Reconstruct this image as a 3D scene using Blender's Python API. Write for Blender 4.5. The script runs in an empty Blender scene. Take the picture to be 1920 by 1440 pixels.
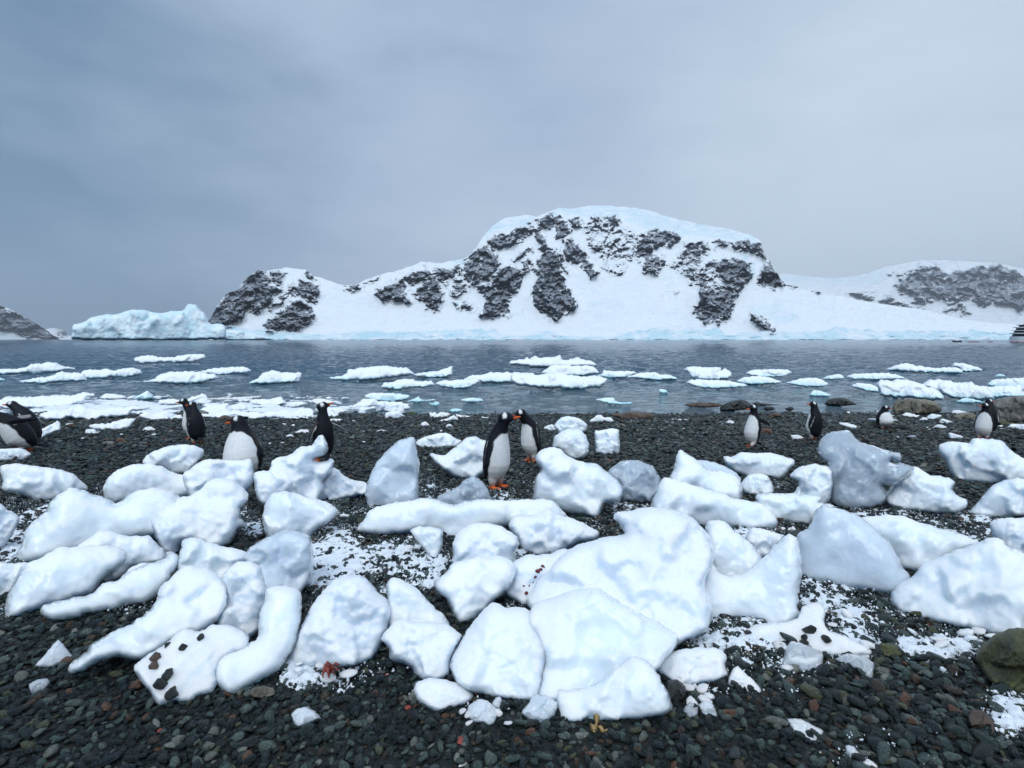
import bpy, bmesh, math, random
import numpy as np
from mathutils import Vector, Matrix, kdtree
from mathutils.geometry import delaunay_2d_cdt

random.seed(7)
RNG = np.random.default_rng(11)
SC = bpy.context.scene
COL = SC.collection
R = math.radians

# ------------------------------------------------------------------ camera
CAMZ = 1.9
FPX = 960.0                      # focal length in photo pixels (90 degrees wide)
HORIZON = 636.5                  # row of the sea horizon in the photo
PITCH = math.atan((720 - HORIZON) / FPX)
cam_d = bpy.data.cameras.new('camera')
cam_d.sensor_width = 36.0
cam_d.lens = 36.0 * FPX / 1920.0
cam_d.clip_start = 0.05
cam_d.clip_end = 60000
cam = bpy.data.objects.new('camera', cam_d)
COL.objects.link(cam)
cam.location = (0, 0, CAMZ)
cam.rotation_euler = (math.pi / 2 - PITCH, 0, 0)
SC.camera = cam

# ------------------------------------------------------------------ world, sun, exposure
SUN_EL, SUN_AZ = 52.0, 205.0      # high behind the camera, a little to the left
world = bpy.data.worlds.new('World')
SC.world = world
world.use_nodes = True
wn, wl = world.node_tree.nodes, world.node_tree.links
wn.clear()
def W(t, **k):
    n = wn.new(t)
    for a, v in k.items():
        setattr(n, a, v)
    return n
w_out = W('ShaderNodeOutputWorld')
w_bg = W('ShaderNodeBackground')
w_bg.inputs['Strength'].default_value = 0.10
w_sky = W('ShaderNodeTexSky', sky_type='NISHITA', sun_disc=False)
w_sky.sun_elevation = R(SUN_EL)
w_sky.sun_rotation = R(SUN_AZ)
w_tc = W('ShaderNodeTexCoord')
w_sep = W('ShaderNodeSeparateXYZ')
wl.new(w_tc.outputs['Generated'], w_sep.inputs[0])
def wmath(op, a, b=None, clamp=False):
    n = W('ShaderNodeMath', operation=op, use_clamp=clamp)
    for i, v in enumerate((a, b)):
        if v is None: continue
        if isinstance(v, (int, float)): n.inputs[i].default_value = v
        else: wl.new(v, n.inputs[i])
    return n.outputs[0]
# a soft overcast: darker and bluer on the left, paler on the right, brighter overhead
w_map = W('ShaderNodeMapping')
w_map.inputs['Scale'].default_value = (1.0, 1.0, 2.6)
wl.new(w_tc.outputs['Generated'], w_map.inputs[0])
w_n1 = W('ShaderNodeTexNoise')
w_n1.inputs['Scale'].default_value = 1.5
w_n1.inputs['Detail'].default_value = 5
w_n1.inputs['Roughness'].default_value = 0.52
wl.new(w_map.outputs[0], w_n1.inputs['Vector'])
t = wmath('MULTIPLY', w_sep.outputs['X'], 0.60)
low = wmath('MULTIPLY', wmath('SUBTRACT', 0.35, w_sep.outputs['Z'], True), wmath('ADD', w_sep.outputs['X'], 0.35))
t = wmath('ADD', t, wmath('MULTIPLY', low, 1.15))
t = wmath('ADD', t, 0.44)
nz = wmath('MULTIPLY', wmath('SUBTRACT', w_n1.outputs['Fac'], 0.5), 1.35)
t = wmath('ADD', t, nz, True)
w_cr = W('ShaderNodeValToRGB')
cr = w_cr.color_ramp
cr.elements[0].position = 0.0
cr.elements[0].color = (1.50, 2.60, 4.05, 1)
cr.elements[1].position = 1.0
cr.elements[1].color = (6.5, 7.65, 9.0, 1)
e = cr.elements.new(0.40)
e.color = (4.15, 5.25, 6.95, 1)
wl.new(t, w_cr.inputs[0])
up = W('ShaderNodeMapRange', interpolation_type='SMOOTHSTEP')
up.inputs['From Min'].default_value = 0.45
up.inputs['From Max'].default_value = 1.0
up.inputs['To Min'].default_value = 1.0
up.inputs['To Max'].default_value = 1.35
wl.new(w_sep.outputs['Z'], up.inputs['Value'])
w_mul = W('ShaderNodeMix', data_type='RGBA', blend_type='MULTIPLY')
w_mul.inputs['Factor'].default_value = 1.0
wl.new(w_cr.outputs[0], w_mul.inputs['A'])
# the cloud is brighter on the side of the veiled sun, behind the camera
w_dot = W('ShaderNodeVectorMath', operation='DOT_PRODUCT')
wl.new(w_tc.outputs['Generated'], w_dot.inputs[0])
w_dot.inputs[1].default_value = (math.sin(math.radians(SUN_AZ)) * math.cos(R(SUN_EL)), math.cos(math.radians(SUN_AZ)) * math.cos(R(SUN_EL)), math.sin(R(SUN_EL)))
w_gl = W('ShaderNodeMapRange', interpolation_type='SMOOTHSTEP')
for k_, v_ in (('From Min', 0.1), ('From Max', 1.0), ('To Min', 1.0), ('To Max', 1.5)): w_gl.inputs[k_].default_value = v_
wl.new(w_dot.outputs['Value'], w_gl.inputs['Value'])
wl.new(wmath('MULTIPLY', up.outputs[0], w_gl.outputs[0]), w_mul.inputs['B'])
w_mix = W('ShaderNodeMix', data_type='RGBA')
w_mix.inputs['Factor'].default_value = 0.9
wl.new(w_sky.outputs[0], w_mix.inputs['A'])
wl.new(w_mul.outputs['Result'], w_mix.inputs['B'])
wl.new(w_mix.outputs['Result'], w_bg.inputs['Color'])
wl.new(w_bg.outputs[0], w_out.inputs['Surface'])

sun_d = bpy.data.lights.new('sun', 'SUN')
sun_d.energy = 1.35
sun_d.angle = R(35)
sun_d.color = (0.97, 1.0, 0.96)
sun = bpy.data.objects.new('sun', sun_d)
COL.objects.link(sun)
az = R(SUN_AZ)
sdir = Vector((math.sin(az) * math.cos(R(SUN_EL)), math.cos(az) * math.cos(R(SUN_EL)), math.sin(R(SUN_EL))))
sun.rotation_euler = sdir.to_track_quat('Z', 'Y').to_euler()
sun.location = (0, 0, 60)

SC.view_settings.view_transform = 'Standard'
SC.view_settings.look = 'None'
SC.view_settings.exposure = 0.05
SC.view_settings.gamma = 1.0
SC.view_settings.use_curve_mapping = False
SC.cycles.use_denoising = True
SC.cycles.max_bounces = 6
SC.cycles.diffuse_bounces = 3
SC.cycles.glossy_bounces = 3
SC.cycles.transmission_bounces = 4
SC.cycles.volume_bounces = 0
SC.cycles.caustics_reflective = False
SC.cycles.caustics_refractive = False

# ------------------------------------------------------------------ helpers
CAM = np.array((0.0, 0.0, CAMZ))
CP, SP = math.cos(PITCH), math.sin(PITCH)
def rays(px, py):
    """direction through photo pixels, forward component along the ground = varies; not normalised"""
    px = np.asarray(px, float); py = np.asarray(py, float)
    a = (px - 960.0) / FPX; b = (720.0 - py) / FPX
    return np.stack([a, CP + b * SP, -SP + b * CP], -1)
G0, GS = 0.87, 0.07
def ground_t(px, py):
    d = rays(px, py)
    tg = -(CAMZ - G0) / np.minimum(d[..., 2] + GS * d[..., 1], -1e-4)
    tw = -CAMZ / np.minimum(d[..., 2], -1e-5)
    tg = np.where(d[..., 2] + GS * d[..., 1] < -1e-4, tg, 1e9)
    return np.minimum(tg, tw)
def at(px, py):
    """point of the beach or the water surface under a photo pixel"""
    return CAM + rays(px, py) * ground_t(px, py)[..., None]

_perm = RNG.permutation(256)
_perm = np.concatenate([_perm, _perm, _perm])
_grad = RNG.normal(size=(256, 3)); _grad /= np.linalg.norm(_grad, axis=1)[:, None]
def perlin(p):
    p = np.asarray(p, float)
    i = np.floor(p).astype(int); f = p - i; i = i & 255
    u = f * f * f * (f * (f * 6 - 15) + 10)
    out = 0.0
    for dx in (0, 1):
        for dy in (0, 1):
            for dz in (0, 1):
                h = _perm[_perm[_perm[(i[..., 0] + dx) & 255] + ((i[..., 1] + dy) & 255)] + ((i[..., 2] + dz) & 255)]
                g = _grad[h & 255]
                w = (g[..., 0] * (f[..., 0] - dx) + g[..., 1] * (f[..., 1] - dy) + g[..., 2] * (f[..., 2] - dz))
                w = w * (u[..., 0] if dx else 1 - u[..., 0]) * (u[..., 1] if dy else 1 - u[..., 1]) * (u[..., 2] if dz else 1 - u[..., 2])
                out = out + w
    return out * 1.6
def fbm(p, oct=4, gain=0.5):
    s = 0.0; a = 1.0; q = np.asarray(p, float)
    for k in range(oct):
        s = s + a * perlin(q + 17.3 * k); a *= gain; q = q * 2.03
    return s
def ridged(p, oct=4, gain=0.5):
    s = 0.0; a = 1.0; q = np.asarray(p, float)
    for k in range(oct):
        s = s + a * (1 - np.abs(perlin(q + 9.1 * k)) * 1.6); a *= gain; q = q * 2.07
    return s
def smoothstep(a, b, x):
    t = np.clip((x - a) / (b - a), 0, 1)
    return t * t * (3 - 2 * t)

def ground_z(x, y):
    z = G0 - GS * y
    z = np.where(y > 26, G0 - GS * 26, z)
    q = np.stack([x * 0.55, y * 0.55, np.zeros_like(x)], -1)
    return z + 0.022 * fbm(q, 3)

def mesh_obj(name, verts, faces, mat=None, smooth=True, parent=None):
    me = bpy.data.meshes.new(name)
    v = np.asarray(verts, np.float32)
    if isinstance(faces, np.ndarray):
        k = faces.shape[1]
        me.vertices.add(len(v)); me.vertices.foreach_set('co', v.ravel())
        me.loops.add(faces.size); me.loops.foreach_set('vertex_index', faces.astype(np.int32).ravel())
        me.polygons.add(len(faces))
        me.polygons.foreach_set('loop_start', (np.arange(len(faces)) * k).astype(np.int32))
        me.update(calc_edges=True)
        me.validate()
    else:
        me.from_pydata([tuple(map(float, q)) for q in v], [], faces)
    if smooth:
        me.polygons.foreach_set('use_smooth', np.ones(len(me.polygons), bool))
    if mat: me.materials.append(mat)
    o = bpy.data.objects.new(name, me)
    COL.objects.link(o)
    if parent: o.parent = parent
    return o
def grid_faces(nr, nc):
    a = np.arange(nr * nc).reshape(nr, nc)
    return np.stack([a[:-1, :-1], a[:-1, 1:], a[1:, 1:], a[1:, :-1]], -1).reshape(-1, 4)
def tag(o, label, cat, group=None):
    o['label'] = label; o['category'] = cat
    if group: o['group'] = group
    return o
def attr(o, name, vals):
    a = o.data.attributes.new(name, 'FLOAT', 'POINT')
    a.data.foreach_set('value', np.asarray(vals, np.float32))
def inside(px, py, poly):
    poly = np.asarray(poly, float)
    x0, y0 = poly[:, 0], poly[:, 1]
    x1, y1 = np.roll(x0, -1), np.roll(y0, -1)
    r = np.zeros(np.shape(px), bool)
    for a, b, c, d in zip(x0, y0, x1, y1):
        if b == d: continue
        r ^= ((b > py) != (d > py)) & (px < (c - a) * (py - b) / (d - b) + a)
    return r
def polydist(px, py, poly):
    poly = np.asarray(poly, float)
    best = np.full(np.shape(px), 1e9)
    for (a, b), (c, d) in zip(poly, np.roll(poly, -1, 0)):
        ex, ey = c - a, d - b
        L = ex * ex + ey * ey + 1e-9
        t = np.clip(((px - a) * ex + (py - b) * ey) / L, 0, 1)
        best = np.minimum(best, np.hypot(px - a - t * ex, py - b - t * ey))
    return best
def sdf(px, py, poly):
    d = polydist(px, py, poly)
    return np.where(inside(px, py, poly), d, -d)

# ------------------------------------------------------------------ materials
class M:
    def __init__(s, name):
        s.m = bpy.data.materials.new(name); s.m.use_nodes = True
        s.n, s.l = s.m.node_tree.nodes, s.m.node_tree.links
        s.b = s.n['Principled BSDF']; s.out = s.n['Material Output']
        s._tc = None
    def node(s, t, **k):
        n = s.n.new(t)
        for a, v in k.items(): setattr(n, a, v)
        return n
    def put(s, sock, v):
        if v is None: return
        if hasattr(v, 'is_output') or isinstance(v, bpy.types.NodeSocket): s.l.new(v, sock)
        elif isinstance(v, tuple) and len(v) == 3 and sock.type == 'RGBA': sock.default_value = (*v, 1)
        else: sock.default_value = v
    def tc(s, which='Object'):
        if s._tc is None: s._tc = s.node('ShaderNodeTexCoord')
        return s._tc.outputs[which]
    def pos(s):
        return s.node('ShaderNodeNewGeometry').outputs['Position']
    def noise(s, scale, detail=4, rough=0.55, vec=None, stretch=None, dist=0.0):
        n = s.node('ShaderNodeTexNoise')
        v = vec if vec is not None else s.tc()
        if stretch:
            mp = s.node('ShaderNodeMapping'); mp.inputs['Scale'].default_value = stretch
            s.l.new(v, mp.inputs[0]); v = mp.outputs[0]
        s.l.new(v, n.inputs['Vector'])
        n.inputs['Scale'].default_value = scale; n.inputs['Detail'].default_value = detail
        n.inputs['Roughness'].default_value = rough; n.inputs['Distortion'].default_value = dist
        return n.outputs['Fac']
    def voronoi(s, scale, vec=None, feature='F1', out='Distance'):
        n = s.node('ShaderNodeTexVoronoi', feature=feature)
        s.l.new(vec if vec is not None else s.tc(), n.inputs['Vector'])
        n.inputs['Scale'].default_value = scale
        return n.outputs[out]
    def math(s, op, a, b=None, c=None, clamp=False):
        n = s.node('ShaderNodeMath', operation=op, use_clamp=clamp)
        for i, v in enumerate((a, b, c)): s.put(n.inputs[i], v)
        return n.outputs[0]
    def ramp(s, fac, stops, interp='LINEAR'):
        n = s.node('ShaderNodeValToRGB'); r = n.color_ramp; r.interpolation = interp
        while len(r.elements) > 1: r.elements.remove(r.elements[-1])
        for i, (p, c) in enumerate(stops):
            e = r.elements[0] if i == 0 else r.elements.new(p)
            e.position = p
            e.color = (*c, 1) if isinstance(c, tuple) else (c, c, c, 1)
        s.l.new(fac, n.inputs[0])
        return n.outputs[0]
    def rng(s, v, a, b, c=0.0, d=1.0, smooth=True):
        n = s.node('ShaderNodeMapRange', interpolation_type='SMOOTHSTEP' if smooth else 'LINEAR')
        s.put(n.inputs['Value'], v)
        for k, q in zip(('From Min', 'From Max', 'To Min', 'To Max'), (a, b, c, d)): s.put(n.inputs[k], q)
        return n.outputs[0]
    def mix(s, f, a, b, blend='MIX'):
        n = s.node('ShaderNodeMix', data_type='RGBA', blend_type=blend)
        s.put(n.inputs['Factor'], f); s.put(n.inputs['A'], a); s.put(n.inputs['B'], b)
        return n.outputs['Result']
    def at(s, name, kind='GEOMETRY', out='Fac'):
        n = s.node('ShaderNodeAttribute', attribute_name=name, attribute_type=kind)
        return n.outputs[out]
    def bump(s, h, strength, dist, prev=None):
        n = s.node('ShaderNodeBump'); s.put(n.inputs['Height'], h)
        n.inputs['Strength'].default_value = strength; n.inputs['Distance'].default_value = dist
        if prev is not None: s.l.new(prev, n.inputs['Normal'])
        return n.outputs[0]
    def set(s, **k):
        for a, v in k.items(): s.put(s.b.inputs[a.replace('_', ' ')], v)
        return s.m

def ice_material(name, snow, ice, frost, rough_ice, trans=0.0, sss=0.55, bscale=1.0, frost_scale=3.0, chipk=0.2, bk=0.45):
    """snow-frosted ice: white rimed patches over smoother, bluer bare ice"""
    m = M(name)
    info = m.node('ShaderNodeObjectInfo')
    off = m.node('ShaderNodeVectorMath', operation='ADD')
    m.l.new(m.pos(), off.inputs[0]); m.l.new(info.outputs['Random'], off.inputs[1])
    p = off.outputs[0]
    nrm = m.node('ShaderNodeSeparateXYZ'); m.l.new(m.node('ShaderNodeNewGeometry').outputs['Normal'], nrm.inputs[0])
    n1 = m.noise(frost_scale, 6, 0.66, p, dist=0.8)
    f = m.math('ADD', m.math('MULTIPLY', nrm.outputs['Z'], 0.26), n1)
    f = m.rng(f, 0.80 - frost, 0.96 - frost)
    n2 = m.noise(7 * bscale, 5, 0.65, p, dist=0.8)
    n5 = m.noise(60 * bscale, 4, 0.7, p)
    icec = m.mix(m.rng(n2, 0.34, 0.68), ice, tuple(min(1, c * 1.16) for c in ice))
    f2 = m.math('MULTIPLY', f, m.rng(n5, 0.30, 0.62, 0.62, 1.0))
    col = m.mix(f2, icec, snow)
    warp = m.node('ShaderNodeVectorMath', operation='MULTIPLY_ADD')
    wn3 = m.node('ShaderNodeTexNoise'); wn3.inputs['Scale'].default_value = 6 * bscale; wn3.inputs['Detail'].default_value = 3
    m.l.new(p, wn3.inputs['Vector']); m.l.new(wn3.outputs['Color'], warp.inputs[0])
    warp.inputs[1].default_value = (0.16 / bscale,) * 3; m.l.new(p, warp.inputs[2])
    chip = m.voronoi(9 * bscale, warp.outputs[0])
    chip2 = m.voronoi(24 * bscale, warp.outputs[0])
    h1 = m.noise(13 * bscale, 6, 0.62, p, dist=0.5)
    hs = m.math('MULTIPLY', m.noise(140 * bscale, 4, 0.75, p), m.rng(f, 0, 1, 0.05, 1.0))
    h = m.math('ADD', m.math('MULTIPLY', h1, 0.25 + chipk), m.math('MULTIPLY', chip, chipk))
    h = m.math('ADD', h, m.math('MULTIPLY', chip2, m.rng(f, 0, 1, 0.2 * chipk, 0.5 * chipk)))
    h = m.math('ADD', h, m.math('MULTIPLY', hs, 0.26))
    m.set(Base_Color=col, Roughness=m.rng(f, 0, 1, rough_ice, 0.62), IOR=1.31,
          Coat_Weight=m.rng(f, 0, 1, 0.6, 0.0), Coat_Roughness=0.07, Coat_IOR=1.33,
          Subsurface_Weight=sss, Subsurface_Radius=(0.07, 0.10, 0.13), Subsurface_Scale=0.9,
          Transmission_Weight=(m.math('MULTIPLY', m.math('SUBTRACT', 1.0, f), trans) if trans else 0.0),
          Normal=m.bump(h, bk, 0.020 / bscale))
    return m.m
MAT = {}
MAT['ice'] = ice_material('frosted_ice', (0.895, 0.915, 0.935), (0.74, 0.80, 0.86), 0.18, 0.15, chipk=0.08, frost_scale=1.5, bk=0.35)
MAT['snowice'] = ice_material('snow_covered_ice', (0.90, 0.92, 0.94), (0.66, 0.725, 0.80), 0.27, 0.26, frost_scale=3.2, chipk=0.22, bk=0.5)
MAT['greyice'] = ice_material('grey_bare_ice', (0.86, 0.89, 0.925), (0.64, 0.715, 0.80), 0.02, 0.13, 0.12, chipk=0.12, frost_scale=1.5, bk=0.35)
MAT['clearice'] = ice_material('clear_glassy_ice', (0.85, 0.885, 0.925), (0.60, 0.685, 0.78), 0.08, 0.10, 0.40, frost_scale=6.0, chipk=0.4)
def floe_material():
    m = M('floating_ice')
    z = m.node('ShaderNodeSeparateXYZ'); m.l.new(m.pos(), z.inputs[0])
    n = m.noise(1.6, 4, 0.6, m.pos())
    zz = m.math('ADD', z.outputs['Z'], m.math('MULTIPLY', m.math('SUBTRACT', n, 0.5), 0.22))
    col = m.ramp(m.rng(zz, -0.06, 0.30, smooth=False), [(0.0, (0.16, 0.52, 0.62)), (0.20, (0.36, 0.70, 0.77)), (0.5, (0.70, 0.86, 0.90)), (0.85, (0.88, 0.91, 0.94))])
    h = m.math('ADD', m.noise(3.5, 4, 0.6, m.pos()), m.math('MULTIPLY', m.noise(18, 4, 0.6, m.pos()), 0.2))
    return m.set(Base_Color=col, Roughness=0.5, IOR=1.31, Normal=m.bump(h, 0.5, 0.08))
MAT['floe'] = floe_material()
def snow_material():
    m = M('granular_snow')
    n = m.noise(60, 5, 0.7, m.pos())
    h = m.math('ADD', n, m.math('MULTIPLY', m.noise(300, 2, 0.7, m.pos()), 0.4))
    return m.set(Base_Color=m.mix(m.noise(4, 4, 0.6, m.pos()), (0.68, 0.74, 0.80), (0.86, 0.885, 0.91)), Roughness=0.7,
                 Normal=m.bump(h, 0.6, 0.006))
MAT['snow'] = snow_material()
PEB = [(0.000, (0.006, 0.012, 0.013)), (0.18, (0.012, 0.022, 0.022)), (0.34, (0.022, 0.037, 0.035)), (0.48, (0.010, 0.017, 0.021)),
       (0.60, (0.050, 0.077, 0.073)), (0.71, (0.024, 0.030, 0.030)), (0.79, (0.081, 0.108, 0.099)), (0.86, (0.036, 0.028, 0.022)),
       (0.89, (0.056, 0.037, 0.025)), (0.912, (0.068, 0.074, 0.044)), (0.945, (0.126, 0.135, 0.121)), (0.972, (0.107, 0.056, 0.036)), (0.984, (0.197, 0.208, 0.188))]
def pebble_material():
    m = M('wet_beach_pebble')
    info = m.node('ShaderNodeObjectInfo')
    base = m.ramp(info.outputs['Random'], PEB, 'CONSTANT')
    off = m.node('ShaderNodeVectorMath', operation='ADD')
    m.l.new(m.tc(), off.inputs[0]); m.l.new(info.outputs['Random'], off.inputs[1])
    n = m.noise(3.2, 5, 0.65, off.outputs[0], dist=0.4)
    col = m.mix(m.rng(n, 0.3, 0.75), m.mix(1.0, base, (0.62, 0.62, 0.62), 'MULTIPLY'), m.mix(1.0, base, (1.45, 1.42, 1.35), 'MULTIPLY'))
    sp = m.noise(14, 3, 0.7, off.outputs[0])
    col = m.mix(m.rng(sp, 0.68, 0.74, 0, 0.45), col, (0.26, 0.27, 0.25))
    return m.set(Base_Color=col, Roughness=m.rng(n, 0.3, 0.8, 0.12, 0.48), Specular_IOR_Level=0.36,
                 Normal=m.bump(m.math('ADD', n, m.math('MULTIPLY', sp, 0.3)), 0.5, 0.12))
MAT['pebble'] = pebble_material()
def rock_material(name, c0, c1, c2, scale=3.0, rough=0.6):
    m = M(name)
    n = m.noise(scale, 6, 0.65, m.pos(), dist=0.5)
    n2 = m.noise(scale * 9, 5, 0.7, m.pos())
    col = m.ramp(n, [(0.32, c0), (0.52, c1), (0.70, c2)])
    col = m.mix(m.rng(n2, 0.55, 0.7, 0, 0.5), col, c0)
    h = m.math('ADD', n, m.math('MULTIPLY', n2, 0.35))
    return m.set(Base_Color=col, Roughness=rough, Normal=m.bump(h, 0.8, 0.06))
MAT['rock_brown'] = rock_material('brown_shore_rock', (0.035, 0.024, 0.018), (0.095, 0.062, 0.045), (0.16, 0.11, 0.085))
MAT['rock_dark'] = rock_material('dark_wet_rock', (0.010, 0.012, 0.012), (0.022, 0.026, 0.025), (0.05, 0.055, 0.045), 4, 0.4)
MAT['rock_tan'] = rock_material('tan_boulder_stone', (0.05, 0.045, 0.035), (0.17, 0.155, 0.115), (0.25, 0.23, 0.18), 2.4)
MAT['rock_grey'] = rock_material('speckled_grey_stone', (0.10, 0.095, 0.088), (0.19, 0.18, 0.165), (0.27, 0.26, 0.24), 5.0)
MAT['rock_moss'] = rock_material('mossy_green_stone', (0.018, 0.020, 0.016), (0.075, 0.080, 0.030), (0.13, 0.125, 0.055), 5.0, 0.55)
MAT['rock_rust'] = rock_material('rusty_stone', (0.05, 0.028, 0.02), (0.12, 0.062, 0.038), (0.18, 0.10, 0.06), 12.0)
MAT['stone_black'] = rock_material('black_wet_stone', (0.012, 0.015, 0.016), (0.025, 0.032, 0.032), (0.05, 0.058, 0.055), 16.0, 0.45)
def plain(name, c, rough=0.6, var=0.25, scale=30, **k):
    m = M(name)
    n = m.noise(scale, 4, 0.6)
    col = m.mix(n, tuple(q * (1 - var) for q in c), tuple(min(1, q * (1 + var)) for q in c))
    return m.set(Base_Color=col, Roughness=rough, **k)
# ------------------------------------------------------------------ the beach
def axis(lo, hi, fine_lo, fine_hi, df, dc):
    a = np.arange(lo, fine_lo, dc); b = np.arange(fine_lo, fine_hi, df); c = np.arange(fine_hi, hi + dc, dc)
    return np.concatenate([a, b, c])
gx = axis(-160, 160, -16, 16, 0.16, 6.0)
gy = axis(-60, 70, 0.4, 16, 0.12, 4.0)
X, Y = np.meshgrid(gx, gy)
Z = ground_z(X, Y)
m = M('wet_grit')
n = m.noise(90, 5, 0.7, m.pos())
MAT['grit'] = m.set(Base_Color=m.ramp(n, [(0.3, (0.004, 0.006, 0.006)), (0.7, (0.016, 0.021, 0.021))]), Roughness=0.6, Normal=m.bump(n, 0.8, 0.02))
beach = mesh_obj('beach', np.stack([X, Y, Z], -1).reshape(-1, 3), grid_faces(*X.shape), MAT['grit'])
beach['kind'] = 'structure'

# pebble prototypes: rounded, chipped and flat stones
PROTO = []
pcol = bpy.data.collections.new('pebble_kinds')        # never linked to the scene: only a source for the scatter
for k in range(12):
    bm = bmesh.new(); bmesh.ops.create_icosphere(bm, subdivisions=2, radius=1.0)
    v = np.array([q.co[:] for q in bm.verts])
    sc = np.array([1.0, RNG.uniform(0.62, 0.95), RNG.uniform(0.38, 0.75)])
    # chop by a few random planes, then roughen
    for _ in range(RNG.integers(4, 11)):
        nn = RNG.normal(size=3); nn /= np.linalg.norm(nn); d = RNG.uniform(0.5, 0.85)
        over = np.maximum(0, v @ nn - d); v = v - 0.85 * over[:, None] * nn
    v = v * (1 + 0.16 * fbm(v * 0.9 + 31 * k, 3))[:, None] * sc
    for q, c in zip(bm.verts, v): q.co = c
    me = bpy.data.meshes.new('pebble'); bm.to_mesh(me); bm.free()
    me.polygons.foreach_set('use_smooth', np.ones(len(me.polygons), bool))
    me.materials.append(MAT['pebble'])
    PROTO.append(me)
    o = bpy.data.objects.new('pebble_kind', me); pcol.objects.link(o)
rows = []
y = 0.75
while y < 13.6:
    s = 0.0150 + 0.0037 * y
    hw = 1.12 * y + 2.2
    xs = np.arange(-hw, hw, s)
    p = np.stack([xs + RNG.uniform(-.5, .5, len(xs)) * s, y + RNG.uniform(-.5, .5, len(xs)) * s, np.full(len(xs), s)], -1)
    rows.append(p); y += s * 0.93
pb = np.concatenate(rows)
big = RNG.random(len(pb))
# the stones get larger towards the lower right corner and along the waterline
corner = smoothstep(0.3, 1.3, pb[:, 0]) * smoothstep(2.6, 1.6, pb[:, 1])
shore = smoothstep(8.0, 11.5, pb[:, 1])
rad = pb[:, 2] * 0.60 * np.exp(RNG.normal(0.0, 0.34, len(pb))) * (1 + 0.45 * corner * (big > 0.6)) * (1 + 0.25 * shore)
rad *= np.where(big > 0.988, RNG.uniform(1.3, 1.8, len(pb)), 1.0)
rad = np.minimum(rad, pb[:, 2] * (1.05 + 0.5 * corner))
flat = np.where(pb[:, 1] > 4, 0.75, 1.0)
scl = np.stack([rad * RNG.uniform(0.9, 1.35, len(pb)), rad * RNG.uniform(0.85, 1.1, len(pb)), rad * RNG.uniform(0.7, 1.1, len(pb)) * flat], -1)
rot = np.stack([RNG.normal(0, 0.35, len(pb)), RNG.normal(0, 0.35, len(pb)), RNG.uniform(0, 6.283, len(pb))], -1)
pz = ground_z(pb[:, 0], pb[:, 1]) + rad * RNG.uniform(-0.1, 0.75, len(pb))
ppos = np.stack([pb[:, 0], pb[:, 1], pz], -1)
pick = RNG.integers(0, 12, len(pb))
PEBBLES = dict(pos=ppos, scl=scl, rot=rot, pick=pick, rad=rad)

# ------------------------------------------------------------------ the sea
SEA_M = M('sea_water')
h1 = SEA_M.noise(1.0, 4, 0.6, SEA_M.pos(), stretch=(1.1, 2.2, 1))
h2 = SEA_M.noise(5.0, 4, 0.65, SEA_M.pos(), stretch=(0.8, 1.5, 1))
yy = SEA_M.node('ShaderNodeSeparateXYZ'); SEA_M.l.new(SEA_M.pos(), yy.inputs[0])
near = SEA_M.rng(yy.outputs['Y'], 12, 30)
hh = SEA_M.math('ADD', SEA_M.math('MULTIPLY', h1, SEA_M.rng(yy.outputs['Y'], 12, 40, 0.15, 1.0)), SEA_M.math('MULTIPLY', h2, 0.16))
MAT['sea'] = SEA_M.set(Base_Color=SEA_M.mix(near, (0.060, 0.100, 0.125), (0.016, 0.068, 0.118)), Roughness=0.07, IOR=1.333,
                       Normal=SEA_M.bump(hh, 1.0, 0.6))
ny, nx = 640, 420
ry = 10.5 * (1500 / 10.5) ** (np.arange(ny) / (ny - 1))
rx = np.linspace(-1.55, 1.55, nx)
Y = np.repeat(ry[:, None], nx, 1); X = Y * rx[None, :]
dy = np.gradient(ry)[:, None]
Z = np.zeros_like(X)
calm = smoothstep(12.5, 34, Y) * 0.9 + 0.1 * smoothstep(11, 13, Y)
for wl_, amp, sx, sy in ((5.5, 0.05, 1.1, 1.2), (2.6, 0.11, 1.2, 1.2), (1.25, 0.105, 1.2, 1.2), (0.62, 0.055, 1.1, 1.2)):
    q = np.stack([X / wl_ * sx + 0.15 * Y / wl_, Y / wl_ * sy, np.full_like(X, wl_ * 3)], -1)
    fade = smoothstep(0.9, 0.3, dy / wl_)
    w = perlin(q)
    w = (1 - np.abs(w) * 1.7) - 0.55              # sharper crests
    Z += amp * w * fade * calm
sea_v = [np.stack([X, Y, Z], -1).reshape(-1, 3)]
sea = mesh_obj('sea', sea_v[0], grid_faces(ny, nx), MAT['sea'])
# the open water beyond and to the sides
v = list(sea.data.vertices)
bm = bmesh.new(); bm.from_mesh(sea.data)
def quad(bm, a, b, c, d):
    f = bm.faces.new([bm.verts.new(p) for p in (a, b, c, d)]); f.smooth = True
y0, y1 = ry[0], ry[-1]; r0, r1 = rx[0], rx[-1]
F = 18000.0
quad(bm, (r0 * y1, y1, 0), (r1 * y1, y1, 0), (F * 1.6, F, 0), (-F * 1.6, F, 0))
quad(bm, (r0 * y0, y0, 0), (r0 * y1, y1, 0), (-F * 1.6, F, 0), (-F * 1.6, y0, 0))
quad(bm, (r1 * y1, y1, 0), (r1 * y0, y0, 0), (F * 1.6, y0, 0), (F * 1.6, F, 0))
bm.to_mesh(sea.data); bm.free()
sea['kind'] = 'structure'

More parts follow.
